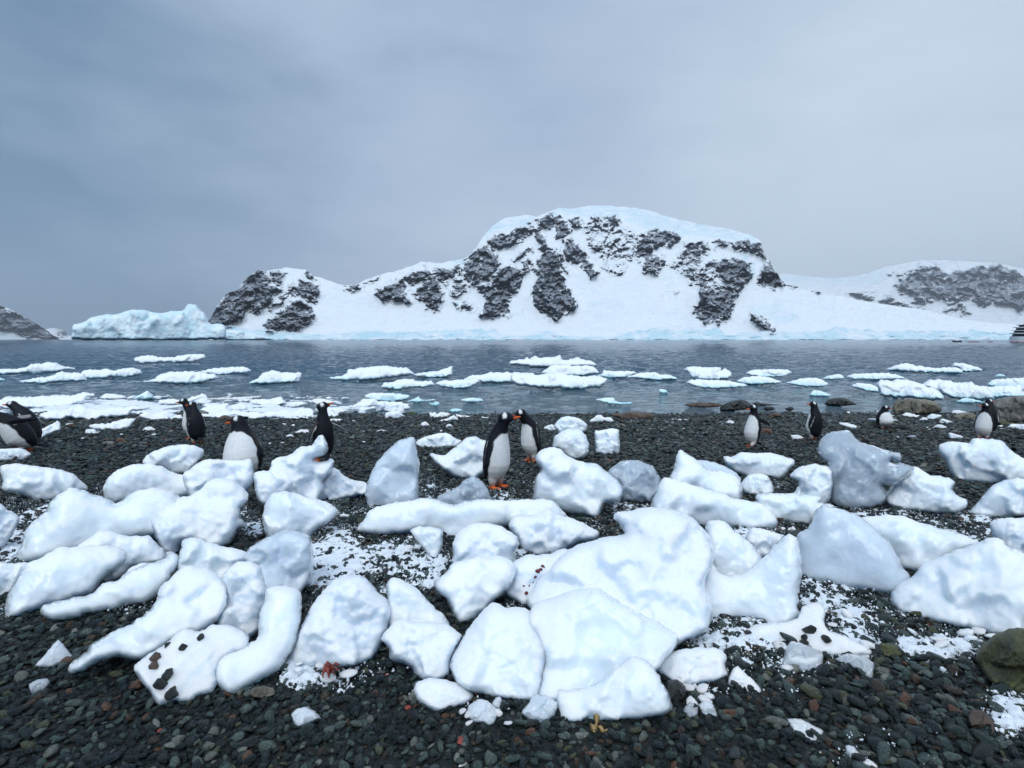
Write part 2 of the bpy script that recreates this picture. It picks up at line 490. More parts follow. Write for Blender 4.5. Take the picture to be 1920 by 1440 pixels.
# ------------------------------------------------------------------ the mountains
def snow_rock_material(name, rockc, scale, haze=0.0):
    m = M(name)
    rk = m.at('rock'); ic = m.at('ice')
    p = m.pos()
    n1 = m.noise(0.020 * scale, 7, 0.68, p, stretch=(1.0, 1.0, 1.5), dist=0.5)
    n2 = m.noise(0.055 * scale, 6, 0.72, p, stretch=(0.6, 0.6, 2.6), dist=0.3)
    nrm = m.node('ShaderNodeSeparateXYZ'); m.l.new(m.node('ShaderNodeNewGeometry').outputs['Normal'], nrm.inputs[0])
    a = m.math('ADD', rk, m.math('MULTIPLY', m.math('SUBTRACT', n1, 0.5), 1.1))
    a = m.math('ADD', a, m.math('MULTIPLY', m.math('SUBTRACT', n2, 0.5), 1.15))
    a = m.math('SUBTRACT', a, m.math('MULTIPLY', m.math('SUBTRACT', nrm.outputs['Z'], 0.40), 0.8))
    a = m.math('MULTIPLY', a, m.rng(rk, 0.02, 0.25))
    gl = m.noise(0.030 * scale, 5, 0.62, p, stretch=(1.0, 1.0, 0.28), dist=0.6)
    a = m.math('SUBTRACT', a, m.rng(gl, 0.555, 0.64, 0, 0.85))
    f = m.rng(a, 0.28, 0.52)
    n3 = m.noise(0.09 * scale, 5, 0.7, p)
    rock = m.ramp(n3, [(0.3, tuple(c * 0.5 for c in rockc)), (0.55, rockc), (0.75, tuple(c * 1.9 for c in rockc))])
    dust = m.noise(0.16 * scale, 6, 0.75, p, stretch=(0.5, 0.5, 3.0), dist=0.4)
    dust = m.math('ADD', dust, m.math('MULTIPLY', m.math('SUBTRACT', nrm.outputs['Z'], 0.35), 0.5))
    rock = m.mix(m.rng(dust, 0.55, 0.75, 0, 0.40), rock, (0.62, 0.66, 0.72))
    n4 = m.noise(0.012 * scale, 5, 0.65, p, stretch=(1, 1, 2), dist=0.8)
    icef = m.math('MULTIPLY', ic, m.rng(n4, 0.33, 0.62), clamp=True)
    snow = m.mix(icef, (0.87, 0.90, 0.93), (0.53, 0.76, 0.84))
    deep = m.rng(m.math('MULTIPLY', ic, m.noise(0.03 * scale, 4, 0.6, p)), 0.58, 0.72)
    snow = m.mix(deep, snow, (0.36, 0.66, 0.78))
    cv = m.noise(0.022 * scale, 5, 0.6, p, stretch=(0.55, 0.55, 3.2), dist=1.0)
    line = m.rng(m.math('ABSOLUTE', m.math('SUBTRACT', cv, 0.5)), 0.0, 0.022, 1.0, 0.0)
    line = m.math('MULTIPLY', line, m.rng(m.noise(0.006 * scale, 3, 0.5, p), 0.46, 0.62, 0, 0.55))
    snow = m.mix(line, snow, (0.52, 0.66, 0.76))
    col = m.mix(f, snow, rock)
    return m.set(Base_Color=col, Roughness=0.75, Specular_IOR_Level=0.2, Normal=m.bump(m.math('ADD', n1, m.math('MULTIPLY', n2, 0.6)), 0.9, 14.0 / scale))

def relief(name, ridge, x0, x1, step, nrow, dist, span, rocks, ices, mat, cliff=None, relief_m=1.0, power=1.0, jag=1.5):
    """a mountain side: its foot stands on the water at `dist`, its crest lies `span` further off"""
    xs = np.arange(x0, x1 + step, step)
    ridge = np.asarray(ridge, float)
    rid = np.interp(xs, ridge[:, 0], ridge[:, 1])
    q = np.stack([xs * 0.06, np.zeros_like(xs), np.full_like(xs, dist * .01)], -1)
    rid = rid - jag * fbm(q, 4) * np.clip((HORIZON - rid) / 60, 0.1, 1)
    f = np.linspace(0, 1, nrow)
    foot = HORIZON + FPX * (CAMZ + 6) / dist * 1.0
    PX = np.repeat(xs[None, :], nrow, 0)
    PY = foot + (rid[None, :] - foot) * f[:, None]
    rock = np.zeros_like(PX)
    wq = np.stack([PX / 22.0, PY / 22.0, np.full_like(PX, 4.4)], -1)
    WX = PX + 6.0 * fbm(wq, 5, 0.62); WY = PY + 6.0 * fbm(wq + 51.7, 5, 0.62)
    for poly, wgt in rocks:
        s = sdf(WX, WY, poly)
        k = smoothstep(-9, 8, s) * abs(wgt)
        rock = np.maximum(rock, k) if wgt > 0 else rock * (1 - k)
    rock = np.minimum(rock * 1.45, 1.5)
    ice = np.zeros_like(PX)
    for poly, wgt in ices:
        ice = np.maximum(ice, smoothstep(-5, 4, sdf(WX, WY, poly)) * wgt)
    U = np.clip((HORIZON - PY) / (HORIZON - rid.min()), 0, 1)
    fr = U ** power
    D = dist + span * fr
    ch = np.interp(xs, *np.asarray(cliff, float).T) if cliff is not None else np.zeros_like(xs)
    if cliff is not None:
        ch = ch * (1 + 0.25 * fbm(np.stack([xs * 0.05, xs * 0, xs * 0 + 3], -1), 2))
        up = HORIZON - PY
        isc = smoothstep(ch[None] + 1.5, ch[None] - 1.5, up)
        ice = np.maximum(ice, isc * 0.9)
        D -= 38 * isc * (1 + 0.5 * fbm(np.stack([PX * 0.04, PY * 0.10, PX * 0], -1), 3))
    wx = PX / 46.0; wy = PY / 46.0
    q = np.stack([wx, wy, np.full_like(wx, 2.2)], -1)
    sc = dist / 2300.0 * relief_m
    D = D - 50 * sc * np.clip(rock, 0, 1) - 70 * sc * (ridged(q * 0.9, 5, 0.55) - 1.2) * (0.25 + rock) * smoothstep(0, .15, fr)
    D = D - 20 * sc * fbm(q * 5.0, 4, 0.6) * (0.12 + rock)
    d = rays(PX, PY)
    P = CAM + d * (D / d[..., 1])[..., None]
    # the far side falls away behind the crest
    back = []
    for k, (bk, dr) in enumerate(((0.25, 0.93), (0.7, 0.6), (1.3, -0.02))):
        Bp = P[-1].copy()
        s = (D[-1] + span * bk) / D[-1]
        Bp[:, 0] *= s; Bp[:, 1] *= s; Bp[:, 2] = np.minimum(Bp[:, 2] * dr, Bp[:, 2])
        back.append(Bp)
    allp = np.concatenate([P, np.stack(back)], 0)
    o = mesh_obj(name, allp.reshape(-1, 3), grid_faces(nrow + 3, len(xs)), mat)
    z3 = np.zeros((3, len(xs)))
    attr(o, 'rock', np.concatenate([rock, z3], 0).ravel()); attr(o, 'ice', np.concatenate([ice, z3], 0).ravel())
    o['kind'] = 'structure'
    return o
def m1(*p): return [(360 + a / 3, 360 + b / 3) for a, b in p]
def m2(*p): return [(860 + a / 3, 360 + b / 3) for a, b in p]
def m3(*p): return [(1380 + a / 3.5556, 440 + b / 3.5556) for a, b in p]
ridge_main = m1((60, 745), (95, 722), (150, 630), (190, 572), (260, 548), (300, 490), (340, 458), (375, 437), (420, 445), (470, 435), (530, 425), (640, 437), (680, 470),
    (750, 490), (830, 520), (870, 525), (930, 520), (980, 490), (1060, 465), (1180, 435), (1290, 393), (1400, 400), (1470, 385), (1530, 375)) + \
    m2((50, 365), (90, 320), (140, 250), (190, 190), (260, 145), (370, 130), (440, 140), (510, 108), (560, 88), (640, 93), (740, 75), (900, 80), (1060, 100), (1200, 145),
    (1350, 180), (1530, 210), (1640, 240), (1700, 275), (1720, 340), (1730, 375), (1760, 398), (1800, 470), (1835, 515)) + \
    m3((345, 333), (480, 370), (700, 410), (900, 450), (1100, 480), (1230, 495), (1500, 562), (1700, 590), (1920, 598)) + [(2000, 606), (2200, 598), (2400, 590)]
rocks_main = [
    (m1((85, 735), (160, 620), (200, 565), (265, 550), (290, 495), (340, 455), (380, 435), (420, 470), (450, 500), (420, 535), (470, 525), (500, 540), (470, 570), (420, 610), (390, 650), (370, 680), (300, 670), (250, 720), (200, 755), (140, 745)), 1.0),
    (m1((415, 750), (440, 710), (490, 690), (530, 640), (590, 615), (640, 625), (670, 660), (675, 710), (660, 745), (580, 765), (510, 770), (430, 768)), 1.0),
    (m1((560, 540), (610, 520), (680, 490), (712, 520), (700, 590), (690, 640), (640, 630), (650, 580), (590, 560), (520, 590), (430, 660), (420, 655), (500, 590)), 0.8),
    (m1((440, 440), (480, 435), (520, 460), (510, 500), (460, 510)), 0.7), (m1((648, 445), (668, 445), (680, 470), (660, 478)), 0.9),
    (m1((860, 540), (910, 515), (955, 535), (920, 555)), 0.8), (m1((965, 510), (1000, 480), (1045, 490), (1030, 512)), 0.8),
    (m1((1035, 575), (1080, 520), (1180, 510), (1200, 530), (1190, 570), (1210, 620), (1150, 600), (1080, 605)), 0.95),
    (m1((1200, 490), (1240, 450), (1310, 423), (1345, 450), (1320, 490), (1260, 520), (1220, 530)), 0.95),
    (m1((1240, 570), (1300, 520), (1350, 470), (1390, 530), (1400, 580), (1390, 655), (1320, 645), (1300, 610)), 0.95),
    (m1((1350, 430), (1420, 420), (1500, 415), (1525, 450), (1450, 470), (1420, 520), (1370, 480)), 0.75),
    (m1((1450, 570), (1480, 480), (1530, 490), (1550, 550), (1510, 580)), 0.6), (m1((1480, 630), (1550, 620), (1580, 650), (1550, 685), (1510, 665)), 0.6),
    (m2((30, 400), (80, 340), (150, 310), (200, 350), (230, 400), (200, 450), (120, 490), (60, 520), (35, 480)), 0.9),
    (m2((165, 275), (230, 240), (300, 230), (380, 180), (420, 190), (400, 230), (330, 280), (240, 310), (190, 330)), 0.85),
    (m2((100, 540), (180, 500), (250, 420), (330, 410), (355, 480), (330, 560), (270, 620), (290, 690), (190, 695), (130, 685), (150, 590)), 1.0),
    (m2((320, 380), (380, 310), (415, 300), (410, 330), (340, 372)), 0.8), (m2((340, 420), (390, 380), (412, 400), (400, 440), (360, 460)), 0.7),
    (m2((420, 570), (440, 480), (430, 440), (460, 380), (500, 340), (550, 350), (580, 450), (610, 530), (650, 630), (620, 670), (550, 712), (470, 690), (425, 630)), 1.05),
    (m2((420, 210), (460, 200), (490, 260), (500, 300), (530, 330), (480, 342), (460, 290), (430, 270)), 0.85),
    (m2((440, 160), (520, 130), (565, 138), (540, 180), (490, 195)), 1.0), (m2((535, 200), (570, 150), (610, 190), (620, 230), (580, 262), (550, 250)), 1.0),
    (m2((590, 290), (640, 255), (670, 290), (700, 350), (740, 390), (780, 440), (780, 470), (750, 490), (720, 450), (690, 400), (640, 390), (600, 350)), 0.95),
    (m2((530, 320), (560, 330), (590, 370), (620, 460), (590, 430)), 0.65), (m2((625, 150), (690, 150), (680, 190), (640, 195)), 0.7),
    (m2((680, 170), (780, 120), (880, 130), (900, 180), (980, 220), (1010, 280), (980, 350), (930, 440), (870, 465), (820, 420), (770, 360), (720, 300), (730, 240)), 0.43),
    (m2((800, 140), (880, 130), (895, 175), (850, 190)), 0.7),
    (m2((1000, 260), (1060, 222), (1130, 220), (1240, 250), (1200, 290), (1130, 300), (1085, 290), (1105, 360), (1170, 390), (1110, 455), (1050, 450), (1060, 400), (980, 360)), 0.78),
    (m2((1090, 235), (1140, 222), (1230, 250), (1180, 285), (1100, 275)), 1.0),
    (m2((1170, 410), (1230, 390), (1270, 290), (1330, 270), (1390, 270), (1395, 400), (1350, 520), (1290, 510), (1280, 440), (1230, 430)), 0.55),
    (m2((1340, 690), (1350, 600), (1368, 560), (1360, 480), (1400, 400), (1480, 380), (1560, 370), (1640, 410), (1645, 470), (1600, 520), (1570, 540), (1540, 620), (1500, 710), (1380, 738)), 0.95),
    (m2((1395, 420), (1460, 400), (1480, 450), (1500, 540), (1430, 565), (1380, 560)), -0.5),
    (m2((1535, 290), (1600, 268), (1690, 283), (1722, 330), (1728, 372), (1680, 342), (1640, 312), (1580, 322)), 0.85),
    (m2((1685, 522), (1700, 450), (1755, 393), (1790, 460), (1800, 490), (1840, 510), (1838, 530), (1760, 526)), 1.05),
    (m2((1420, 280), (1490, 265), (1505, 300), (1440, 305)), 0.75), (m2((1650, 690), (1700, 700), (1785, 777), (1740, 770), (1660, 725)), 0.9),
    (m2((1140, 570), (1230, 570), (1220, 585), (1150, 582)), 0.45), (m2((1857, 515), (1920, 525), (1925, 543), (1870, 538)), 0.85),
    (m3((490, 360), (560, 365), (560, 380), (500, 376)), 0.7)]
ices_main = [(m2((130, 250), (200, 170), (300, 135), (430, 145), (420, 175), (300, 205), (180, 235)), 0.6), (m2((500, 130), (560, 85), (740, 70), (930, 82), (1070, 100), (1350, 178), (1640, 238), (1700, 280), (1500, 265), (1240, 240), (1020, 205), (930, 150), (640, 125)), 0.55),
    (m1((1450, 410), (1470, 380), (1535, 372), (1530, 400)), 0.7), (m2((1560, 330), (1690, 400), (1640, 510), (1600, 400)), 0.6), (m2((1600, 640), (1780, 620), (1920, 700), (1800, 760)), 0.35), (m2((700, 620), (900, 600), (960, 690), (760, 720)), 0.22)]
cliff_main = [(360, 20), (420, 24), (500, 17), (555, 12), (575, 9), (640, 11), (670, 16), (760, 14), (830, 17), (900, 20), (925, 19), (945, 7), (990, 8), (1025, 16), (1060, 6), (1150, 4), (1180, 15),
    (1230, 21), (1290, 19), (1345, 21), (1360, 8), (1400, 13), (1440, 15), (1520, 14), (1570, 22), (1620, 17), (1720, 16), (1820, 17), (1900, 13), (1950, 10), (2400, 6)]
MAT['mountain'] = snow_rock_material('snowy_mountain', (0.016, 0.024, 0.042), 1.0)
relief('mountain', ridge_main, 382, 2200, 1.25, 210, 2300, 1500, rocks_main, ices_main, MAT['mountain'], cliff_main)
ridge_far = [(1380, 560)] + m3((200, 275), (330, 258), (500, 280), (640, 290), (760, 283), (900, 250), (1000, 215), (1100, 195), (1250, 168), (1500, 175), (1750, 190), (1920, 230)) + [(2050, 520), (2200, 560), (2400, 600)]
rocks_far = [(m3((1050, 340), (1100, 290), (1240, 205), (1350, 198), (1380, 250), (1600, 212), (1780, 208), (1870, 225), (1960, 290), (1960, 460), (1880, 500), (1830, 450), (1720, 460), (1640, 460), (1540, 440), (1440, 450), (1340, 430), (1210, 440), (1120, 390)), 0.72),
    (m3((1390, 260), (1600, 215), (1700, 220), (1520, 400), (1400, 370)), 0.85), (m3((1600, 212), (1780, 208), (1760, 245), (1620, 240)), 1.0),
    (m3((750, 378), (850, 365), (935, 385), (915, 432), (830, 412)), 0.6), (m3((970, 445), (1030, 405), (1055, 440), (1000, 462)), 0.7), (m3((1050, 462), (1150, 455), (1235, 497), (1100, 482)), 0.75),
    (m3((1400, 500), (1500, 460), (1565, 520), (1480, 530)), 0.7), (m3((1030, 260), (1130, 250), (1120, 280)), 0.6)]
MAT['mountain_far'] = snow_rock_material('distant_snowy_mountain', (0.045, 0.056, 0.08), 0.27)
fm = relief('mountain', ridge_far, 1400, 2400, 2.0, 120, 8500, 3000, rocks_far, [(m3((300, 255), (1000, 210), (1000, 330), (300, 340)), 0.35)], MAT['mountain_far'])
ridge_left = [(-700, 420), (-300, 470), (-100, 530), (0, 573), (20, 580), (45, 594), (70, 608), (85, 617), (102, 630), (115, 634), (130, 635)]
rocks_left = [([(-720, 400), (-100, 520), (0, 571), (45, 592), (85, 615), (105, 632), (60, 632), (40, 622), (0, 614), (-100, 600), (-720, 560)], 1.0)]
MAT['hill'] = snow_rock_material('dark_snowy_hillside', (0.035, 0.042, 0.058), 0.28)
hl = relief('hill', ridge_left, -720, 128, 2.0, 70, 7500, 1800, rocks_left, [([(-300, 640), (0, 622), (70, 634), (60, 642), (-300, 645)], 0.6)], MAT['hill'], relief_m=0.6, jag=1.0)
ridge_sl = [(70, 634), (85, 617), (97, 615), (110, 616), (118, 618), (128, 628), (142, 634)]
relief('hill', ridge_sl, 70, 142, 1.0, 24, 15500, 1500, [([(105, 622), (118, 615), (134, 632), (120, 630)], 0.9)], [], MAT['mountain_far'], jag=0.4)

# ------------------------------------------------------------------ the air
bm = bmesh.new(); bmesh.ops.create_cube(bm, size=1.0)
for v in bm.verts:
    v.co = Vector((v.co.x * 62000, 10200 + v.co.y * 21200, (v.co.z + 0.5) * 3000 - 6.0))
me = bpy.data.meshes.new('haze'); bm.to_mesh(me); bm.free()
hz = bpy.data.objects.new('haze', me); COL.objects.link(hz); hz['kind'] = 'stuff'
hm = bpy.data.materials.new('cold_air'); hm.use_nodes = True
hm.node_tree.nodes.clear()
ho = hm.node_tree.nodes.new('ShaderNodeOutputMaterial'); hv = hm.node_tree.nodes.new('ShaderNodeVolumePrincipled')
hv.inputs['Color'].default_value = (0.86, 0.92, 1.0, 1); hv.inputs['Density'].default_value = 3.0e-5
hm.node_tree.links.new(hv.outputs[0], ho.inputs['Volume'])
me.materials.append(hm)
# ------------------------------------------------------------------ solid lumps with a traced outline
def catmull(p, step, sharp):
    p = np.asarray(p, float); n = len(p); out = []
    for i in range(n):
        a, b, c, d = p[i - 1], p[i], p[(i + 1) % n], p[(i + 2) % n]
        k = max(1, int(round(np.hypot(*(c - b)) / step)))
        for t in np.arange(k) / k:
            cr = 0.5 * ((2 * b) + (-a + c) * t + (2 * a - 5 * b + 4 * c - d) * t * t + (-a + 3 * b - 3 * c + d) * t ** 3)
            out.append(cr * (1 - sharp) + (b + (c - b) * t) * sharp)
    return np.array(out)
NLUMP = 0
def lump(name, pts, mat, thick=0.42, lean=0.0, base=None, sink=0.015, facets=4, rough=0.10, sharp=0.45, det=1.0, water=False, edge=1.0, flatback=1.0, soft=0, grow=0.0):
    """a solid body: outline in photo pixels, standing where its foot meets the beach or the water,
    leaning back by `lean` degrees beyond square-on, `thick` times its smaller side deep on each face"""
    global NLUMP
    NLUMP += 1; seed = NLUMP * 7.31
    rg = np.random.default_rng(1000 + NLUMP)
    pts = np.asarray(pts, float)
    w, h = np.ptp(pts[:, 0]), np.ptp(pts[:, 1])
    size = math.sqrt(w * h)
    step = max(0.9, size / (40 * det))
    ol = catmull(pts, step, sharp)
    q = np.stack([ol[:, 0] / size * 6, ol[:, 1] / size * 6, np.full(len(ol), seed)], -1)
    nx_, ny_ = np.gradient(ol[:, 1]), -np.gradient(ol[:, 0])
    ln = np.hypot(nx_, ny_) + 1e-6
    amp = 0.016 * size * edge * fbm(q, 5, 0.62)
    ol = ol + np.stack([nx_ / ln, ny_ / ln], -1) * amp[:, None]
    if grow:
        ar = 0.5 * np.sum(ol[:, 0] * np.roll(ol[:, 1], -1) - np.roll(ol[:, 0], -1) * ol[:, 1])
        ol = ol + np.stack([nx_ / ln, ny_ / ln], -1) * (1 if ar > 0 else -1) * min(grow, 0.02 * size)
    # interior points
    st = step * 1.15
    xs = np.arange(ol[:, 0].min(), ol[:, 0].max(), st); ys = np.arange(ol[:, 1].min(), ol[:, 1].max(), st * 0.866)
    XX, YY = np.meshgrid(xs, ys); XX[1::2] += st / 2
    XX = XX.ravel() + rg.uniform(-.18, .18, XX.size) * st; YY = YY.ravel() + rg.uniform(-.18, .18, YY.size) * st
    k = inside(XX, YY, ol)
    XX, YY = XX[k], YY[k]
    d = np.min(np.hypot(XX[:, None] - ol[None, :, 0], YY[:, None] - ol[None, :, 1]), 1)
    k = d > 0.6 * step
    XX, YY = XX[k], YY[k]
    nb = len(ol)
    allp = [Vector((a, b)) for a, b in ol] + [Vector((a, b)) for a, b in zip(XX, YY)]
    vc, ed, fc, ov, oe, of = delaunay_2d_cdt(allp, [], [list(range(nb))], 1, 1e-5)
    v2 = np.array([q[:] for q in vc]); fc = np.array([f for f in fc if len(f) == 3])
    bnd = np.array([any(i < nb for i in o) for o in ov])
    px, py = v2[:, 0], v2[:, 1]
    # where the sheet stands
    cx, cy = px.mean(), py.mean()
    dc = rays(cx, cy); dc = dc / np.linalg.norm(dc)
    nrm = -dc
    up = np.array((0, 0, 1.0))
    if lean:
        side = np.cross(nrm, up); side /= np.linalg.norm(side)
        nrm = nrm * math.cos(R(lean)) + np.cross(side, nrm) * math.sin(R(lean))
    r = rays(px, py)
    if base is not None:
        bp = at(np.array(cx), np.array(float(base)))
        t = (bp - CAM) @ nrm / (r @ nrm)
        gt = None
    else:
        tg = ground_t(px, py) if not water else -CAMZ / np.minimum(r[:, 2], -1e-5)
        k_ = bnd
        # furthest plane that stays on or above the ground all along the outline
        plane = np.max((r[k_] * tg[k_, None]) @ nrm)     # offsets are negative: the largest one is the nearest plane
        t = plane / (r @ nrm)
    P = CAM + r * t[:, None]
    dm = np.linalg.norm(P - CAM, axis=1).mean()
    mpp = dm / np.linalg.norm(rays(cx, cy)) / FPX         # metres per pixel
    P = P - np.array((0, 0, sink * size * mpp))
    # profile: the foot rises steeply, the flanks less so, the top slopes back gently
    area = 0.5 * np.sum(ol[:, 0] * np.roll(ol[:, 1], -1) - np.roll(ol[:, 0], -1) * ol[:, 1])
    oy = -np.gradient(ol[:, 0]) / ln * (1 if area > 0 else -1)        # + where the outline faces down the picture
    kf = np.interp(oy, [-1, -0.2, 0.35, 1], [0.85, 0.45, 0.24, 0.12]) * (0.55 if lean >= 15 and not water else 1.0)
    dist_ = np.hypot(px[:, None] - ol[None, :, 0], py[:, None] - ol[None, :, 1])
    d = dist_.min(1); d[bnd] = 0
    Wd = d.max() * 0.95
    u = np.clip((dist_ / kf[None, :]).min(1) / Wd, 0, 1); u[bnd] = 0
    del dist_
    prof = np.sqrt(np.clip(1 - (1 - u) ** 2.0, 0, 1))
    e = np.concatenate([fc[:, [0, 1]], fc[:, [1, 2]], fc[:, [2, 0]]]); 
    def smooth(a, it, fixb=True):
        for _ in range(it):
            s = np.zeros_like(a); c = np.zeros_like(a)
            np.add.at(s, e[:, 0], a[e[:, 1]]); np.add.at(s, e[:, 1], a[e[:, 0]])
            np.add.at(c, e[:, 0], 1); np.add.at(c, e[:, 1], 1)
            b = s / np.maximum(c, 1)
            a = 0.4 * a + 0.6 * b
            if fixb: a[bnd] = 0
        return a
    prof = smooth(prof, 4)
    T = thick * min(w, h) * mpp
    # set the whole body back so that its front, not its middle, meets the ground at the traced foot
    tk = 1 + (0.75 if base is None else 0.35) * T / dm
    P = CAM + (P - CAM) * tk
    nxy = np.stack([px / size, py / size], -1)
    nc = nxy.mean(0)
    def face(prof, nf, sd):
        r2 = np.random.default_rng(int(sd * 100))
        # broken faces: patches of differing tilt that meet in creases
        nsd = 2 + 2 * nf
        sx_ = nxy[r2.integers(0, len(nxy), nsd)] + r2.normal(0, .05, (nsd, 2))
        tl_ = r2.normal(0, 0.85, (nsd, 2)); of_ = r2.uniform(-.16, .16, nsd)
        wob = 0.10 * np.stack([fbm(np.stack([nxy[:, 0] * 4, nxy[:, 1] * 4, np.full(len(nxy), sd + j)], -1), 3) for j in (0, 9)], -1)
        dd_ = np.linalg.norm((nxy + wob)[:, None] - sx_[None], axis=2)
        sharpn = 60.0 if soft < 4 else 14.0
        ww = np.exp(-sharpn * (dd_ - dd_.min(1, keepdims=True))); ww /= ww.sum(1, keepdims=True)
        hh_ = ((nxy[:, None] - sx_[None]) * tl_[None]).sum(2) + of_[None]
        fa = (ww * hh_).sum(1)
        o = prof * np.clip(0.86 + (1.05 if soft < 4 else 0.55) * fa, 0.30, 1.6)
        o = smooth(o, 1 + soft)
        q = np.stack([nxy[:, 0] * 2.6, nxy[:, 1] * 2.6, np.full(len(nxy), sd)], -1)
        n = fbm(q, 4, 0.55)
        rd = ridged(q * 1.3 + 5, 3) - 1.1
        q2 = q * 4.0
        o = o * (1 + rough * 0.75 * n + rough * 0.7 * rd) + prof * 0.016 * fbm(q2, 3, 0.6) * (rough / 0.1)
        o[bnd] = 0
        return o
    front = face(prof, facets, seed); back = face(prof, 2, seed + 3.3) * 0.8 * flatback
    vd = -dc.copy()
    A = P + vd * (front * T)[:, None]
    B = P - vd * (back * T)[:, None]
    ii = np.where(~bnd)[0]
    remap = np.arange(len(P)); remap[ii] = len(P) + np.arange(len(ii))
    V = np.concatenate([A, B[ii]])
    F = np.concatenate([fc, remap[fc][:, ::-1]])
    # outline faces must look at the camera
    a, b, c = V[fc[0, 0]], V[fc[0, 1]], V[fc[0, 2]]
    if np.dot(np.cross(b - a, c - a), vd) < 0: F = F[:, ::-1]
    cen = P.mean(0)
    foot = np.array((cen[0], cen[1], V[:, 2].min()))
    o = mesh_obj(name, V - foot, F, mat)
    o.location = foot
    return o
def za(*p): return [(a / 4, 640 + b / 4) for a, b in p]                 # tracing frames
def zb(*p): return [(480 + a / 4, 640 + b / 4) for a, b in p]
def zc(*p): return [(960 + a / 4, 640 + b / 4) for a, b in p]
def zd(*p): return [(1440 + a / 4, 640 + b / 4) for a, b in p]
def zl(*p): return [(a / 3, 860 + b / 3) for a, b in p]
def zm(*p): return [(480 + a / 3, 860 + b / 3) for a, b in p]
def zr(*p): return [(1000 + a / 3, 860 + b / 3) for a, b in p]
def zs(*p): return [(1280 + a / 3, 860 + b / 3) for a, b in p]
def ze(*p): return [(a / 3, 1140 + b / 3) for a, b in p]
def zf(*p): return [(640 + a / 3, 1140 + b / 3) for a, b in p]
def zg(*p): return [(1280 + a / 3, 1140 + b / 3) for a, b in p]
def zw(*p): return [(a / 6, 720 + b / 6) for a, b in p]
def zx(*p): return [(400 + a / 6, 730 + b / 6) for a, b in p]
def zy(*p): return [(640 + a / 6, 730 + b / 6) for a, b in p]
def zz(*p): return [(1100 + a / 6, 730 + b / 6) for a, b in p]
def zt(*p): return [(1630 + a / 6.62, 740 + b / 6.62) for a, b in p]
BEACH_ICE = 'stranded ice blocks on the shingle'
def block(label, pts, mat='ice', name='ice_block', group=BEACH_ICE, **k):
    k.setdefault('grow', 2.5)
    return tag(lump(name, pts, MAT[mat], **k), label, 'ice block', group)

# far row and middle left
block('pointed white ice block lying at the left edge under the two striding penguins', za((-80, 815), (-20, 808), (140, 803), (195, 818), (228, 848), (170, 888), (110, 892), (-20, 892), (-80, 880)))
block('smooth rounded white ice boulder in front of the dark-backed penguin pair', za((1070, 900), (1130, 840), (1230, 797), (1350, 773), (1450, 782), (1520, 815), (1522, 850), (1480, 900), (1440, 960), (1390, 1000), (1300, 985), (1200, 940), (1100, 925)), thick=0.5)
block('low white ice block with a lumpy foot at the far left of the beach', zl((5, 60), (12, 38), (90, 28), (250, 50), (350, 65), (430, 100), (480, 150), (482, 172), (400, 195), (300, 232), (215, 235), (130, 195), (40, 175), (12, 160), (18, 120)))
block('long low rounded ice hump behind the largest left-hand ice block', za((775, 1130), (780, 1090), (810, 1025), (880, 965), (1000, 928), (1120, 918), (1220, 945), (1290, 985), (1400, 1010), (1480, 1055), (1460, 1150), (1300, 1180), (1050, 1195), (900, 1215), (800, 1190)), base=944, facets=2, soft=6)
block('knobbly white ice block hiding the feet of the white-bellied penguin', za((1375, 1005), (1440, 950), (1530, 895), (1650, 888), (1800, 893), (1870, 888), (1892, 930), (1902, 1010), (1880, 1080), (1845, 1110), (1850, 1155), (1820, 1215), (1740, 1230), (1560, 1230), (1420, 1150)), 'snowice', base=952)
block('largest smooth white ice block of the left side, saddle-backed and whale-like', zl((95, 535), (110, 490), (140, 440), (150, 390), (230, 320), (260, 290), (290, 240), (340, 190), (400, 168), (470, 173), (510, 200), (600, 225), (650, 248), (720, 215), (790, 175), (880, 158), (950, 180), (1010, 220), (1040, 330), (960, 440), (870, 440), (760, 455), (600, 490), (420, 540), (270, 580), (160, 585), (110, 565)), thick=0.45, lean=6, facets=2, soft=8, det=1.3, rough=0.07)
block('tall snow-crusted ice block beside the saddle-backed one', zl((850, 340), (880, 305), (940, 258), (1000, 225), (1060, 213), (1130, 168), (1190, 123), (1240, 103), (1300, 113), (1352, 150), (1388, 190), (1386, 230), (1342, 262), (1352, 325), (1382, 370), (1332, 388), (1312, 432), (1282, 468), (1240, 492), (1180, 486), (1100, 465), (1050, 455), (1022, 480), (1026, 540), (1000, 556), (940, 535), (900, 490), (880, 430), (858, 380)), 'snowice', thick=0.45, det=1.3, rough=0.13)
block('long sleek white ice block resting at the lower left edge, like a seal', zl((-30, 905), (5, 880), (25, 845), (40, 790), (90, 690), (130, 630), (170, 580), (250, 540), (330, 505), (430, 493), (560, 488), (650, 493), (702, 518), (702, 560), (660, 612), (600, 655), (560, 695), (515, 755), (420, 785), (330, 815), (250, 835), (180, 855), (100, 888), (20, 915)), thick=0.42, lean=10, det=1.3, facets=3, soft=4)
block('angular white ice block tucked behind the sleek seal-like one', zl((440, 500), (500, 450), (560, 408), (620, 408), (700, 438), (790, 438), (832, 428), (862, 455), (902, 502), (942, 545), (900, 582), (820, 588), (740, 610), (700, 645), (640, 690), (560, 700), (480, 600)), base=1093, facets=5)
block('thin flat ice slab lying on dark pebbles below the seal-like block', zl((232, 855), (250, 828), (330, 798), (430, 778), (520, 753), (580, 705), (640, 688), (700, 660), (760, 620), (850, 588), (930, 558), (975, 528), (1000, 560), (982, 620), (932, 690), (872, 762), (820, 795), (720, 805), (600, 835), (520, 848), (440, 876), (360, 892), (270, 892)), lean=22, thick=0.22, facets=2, base=1155)
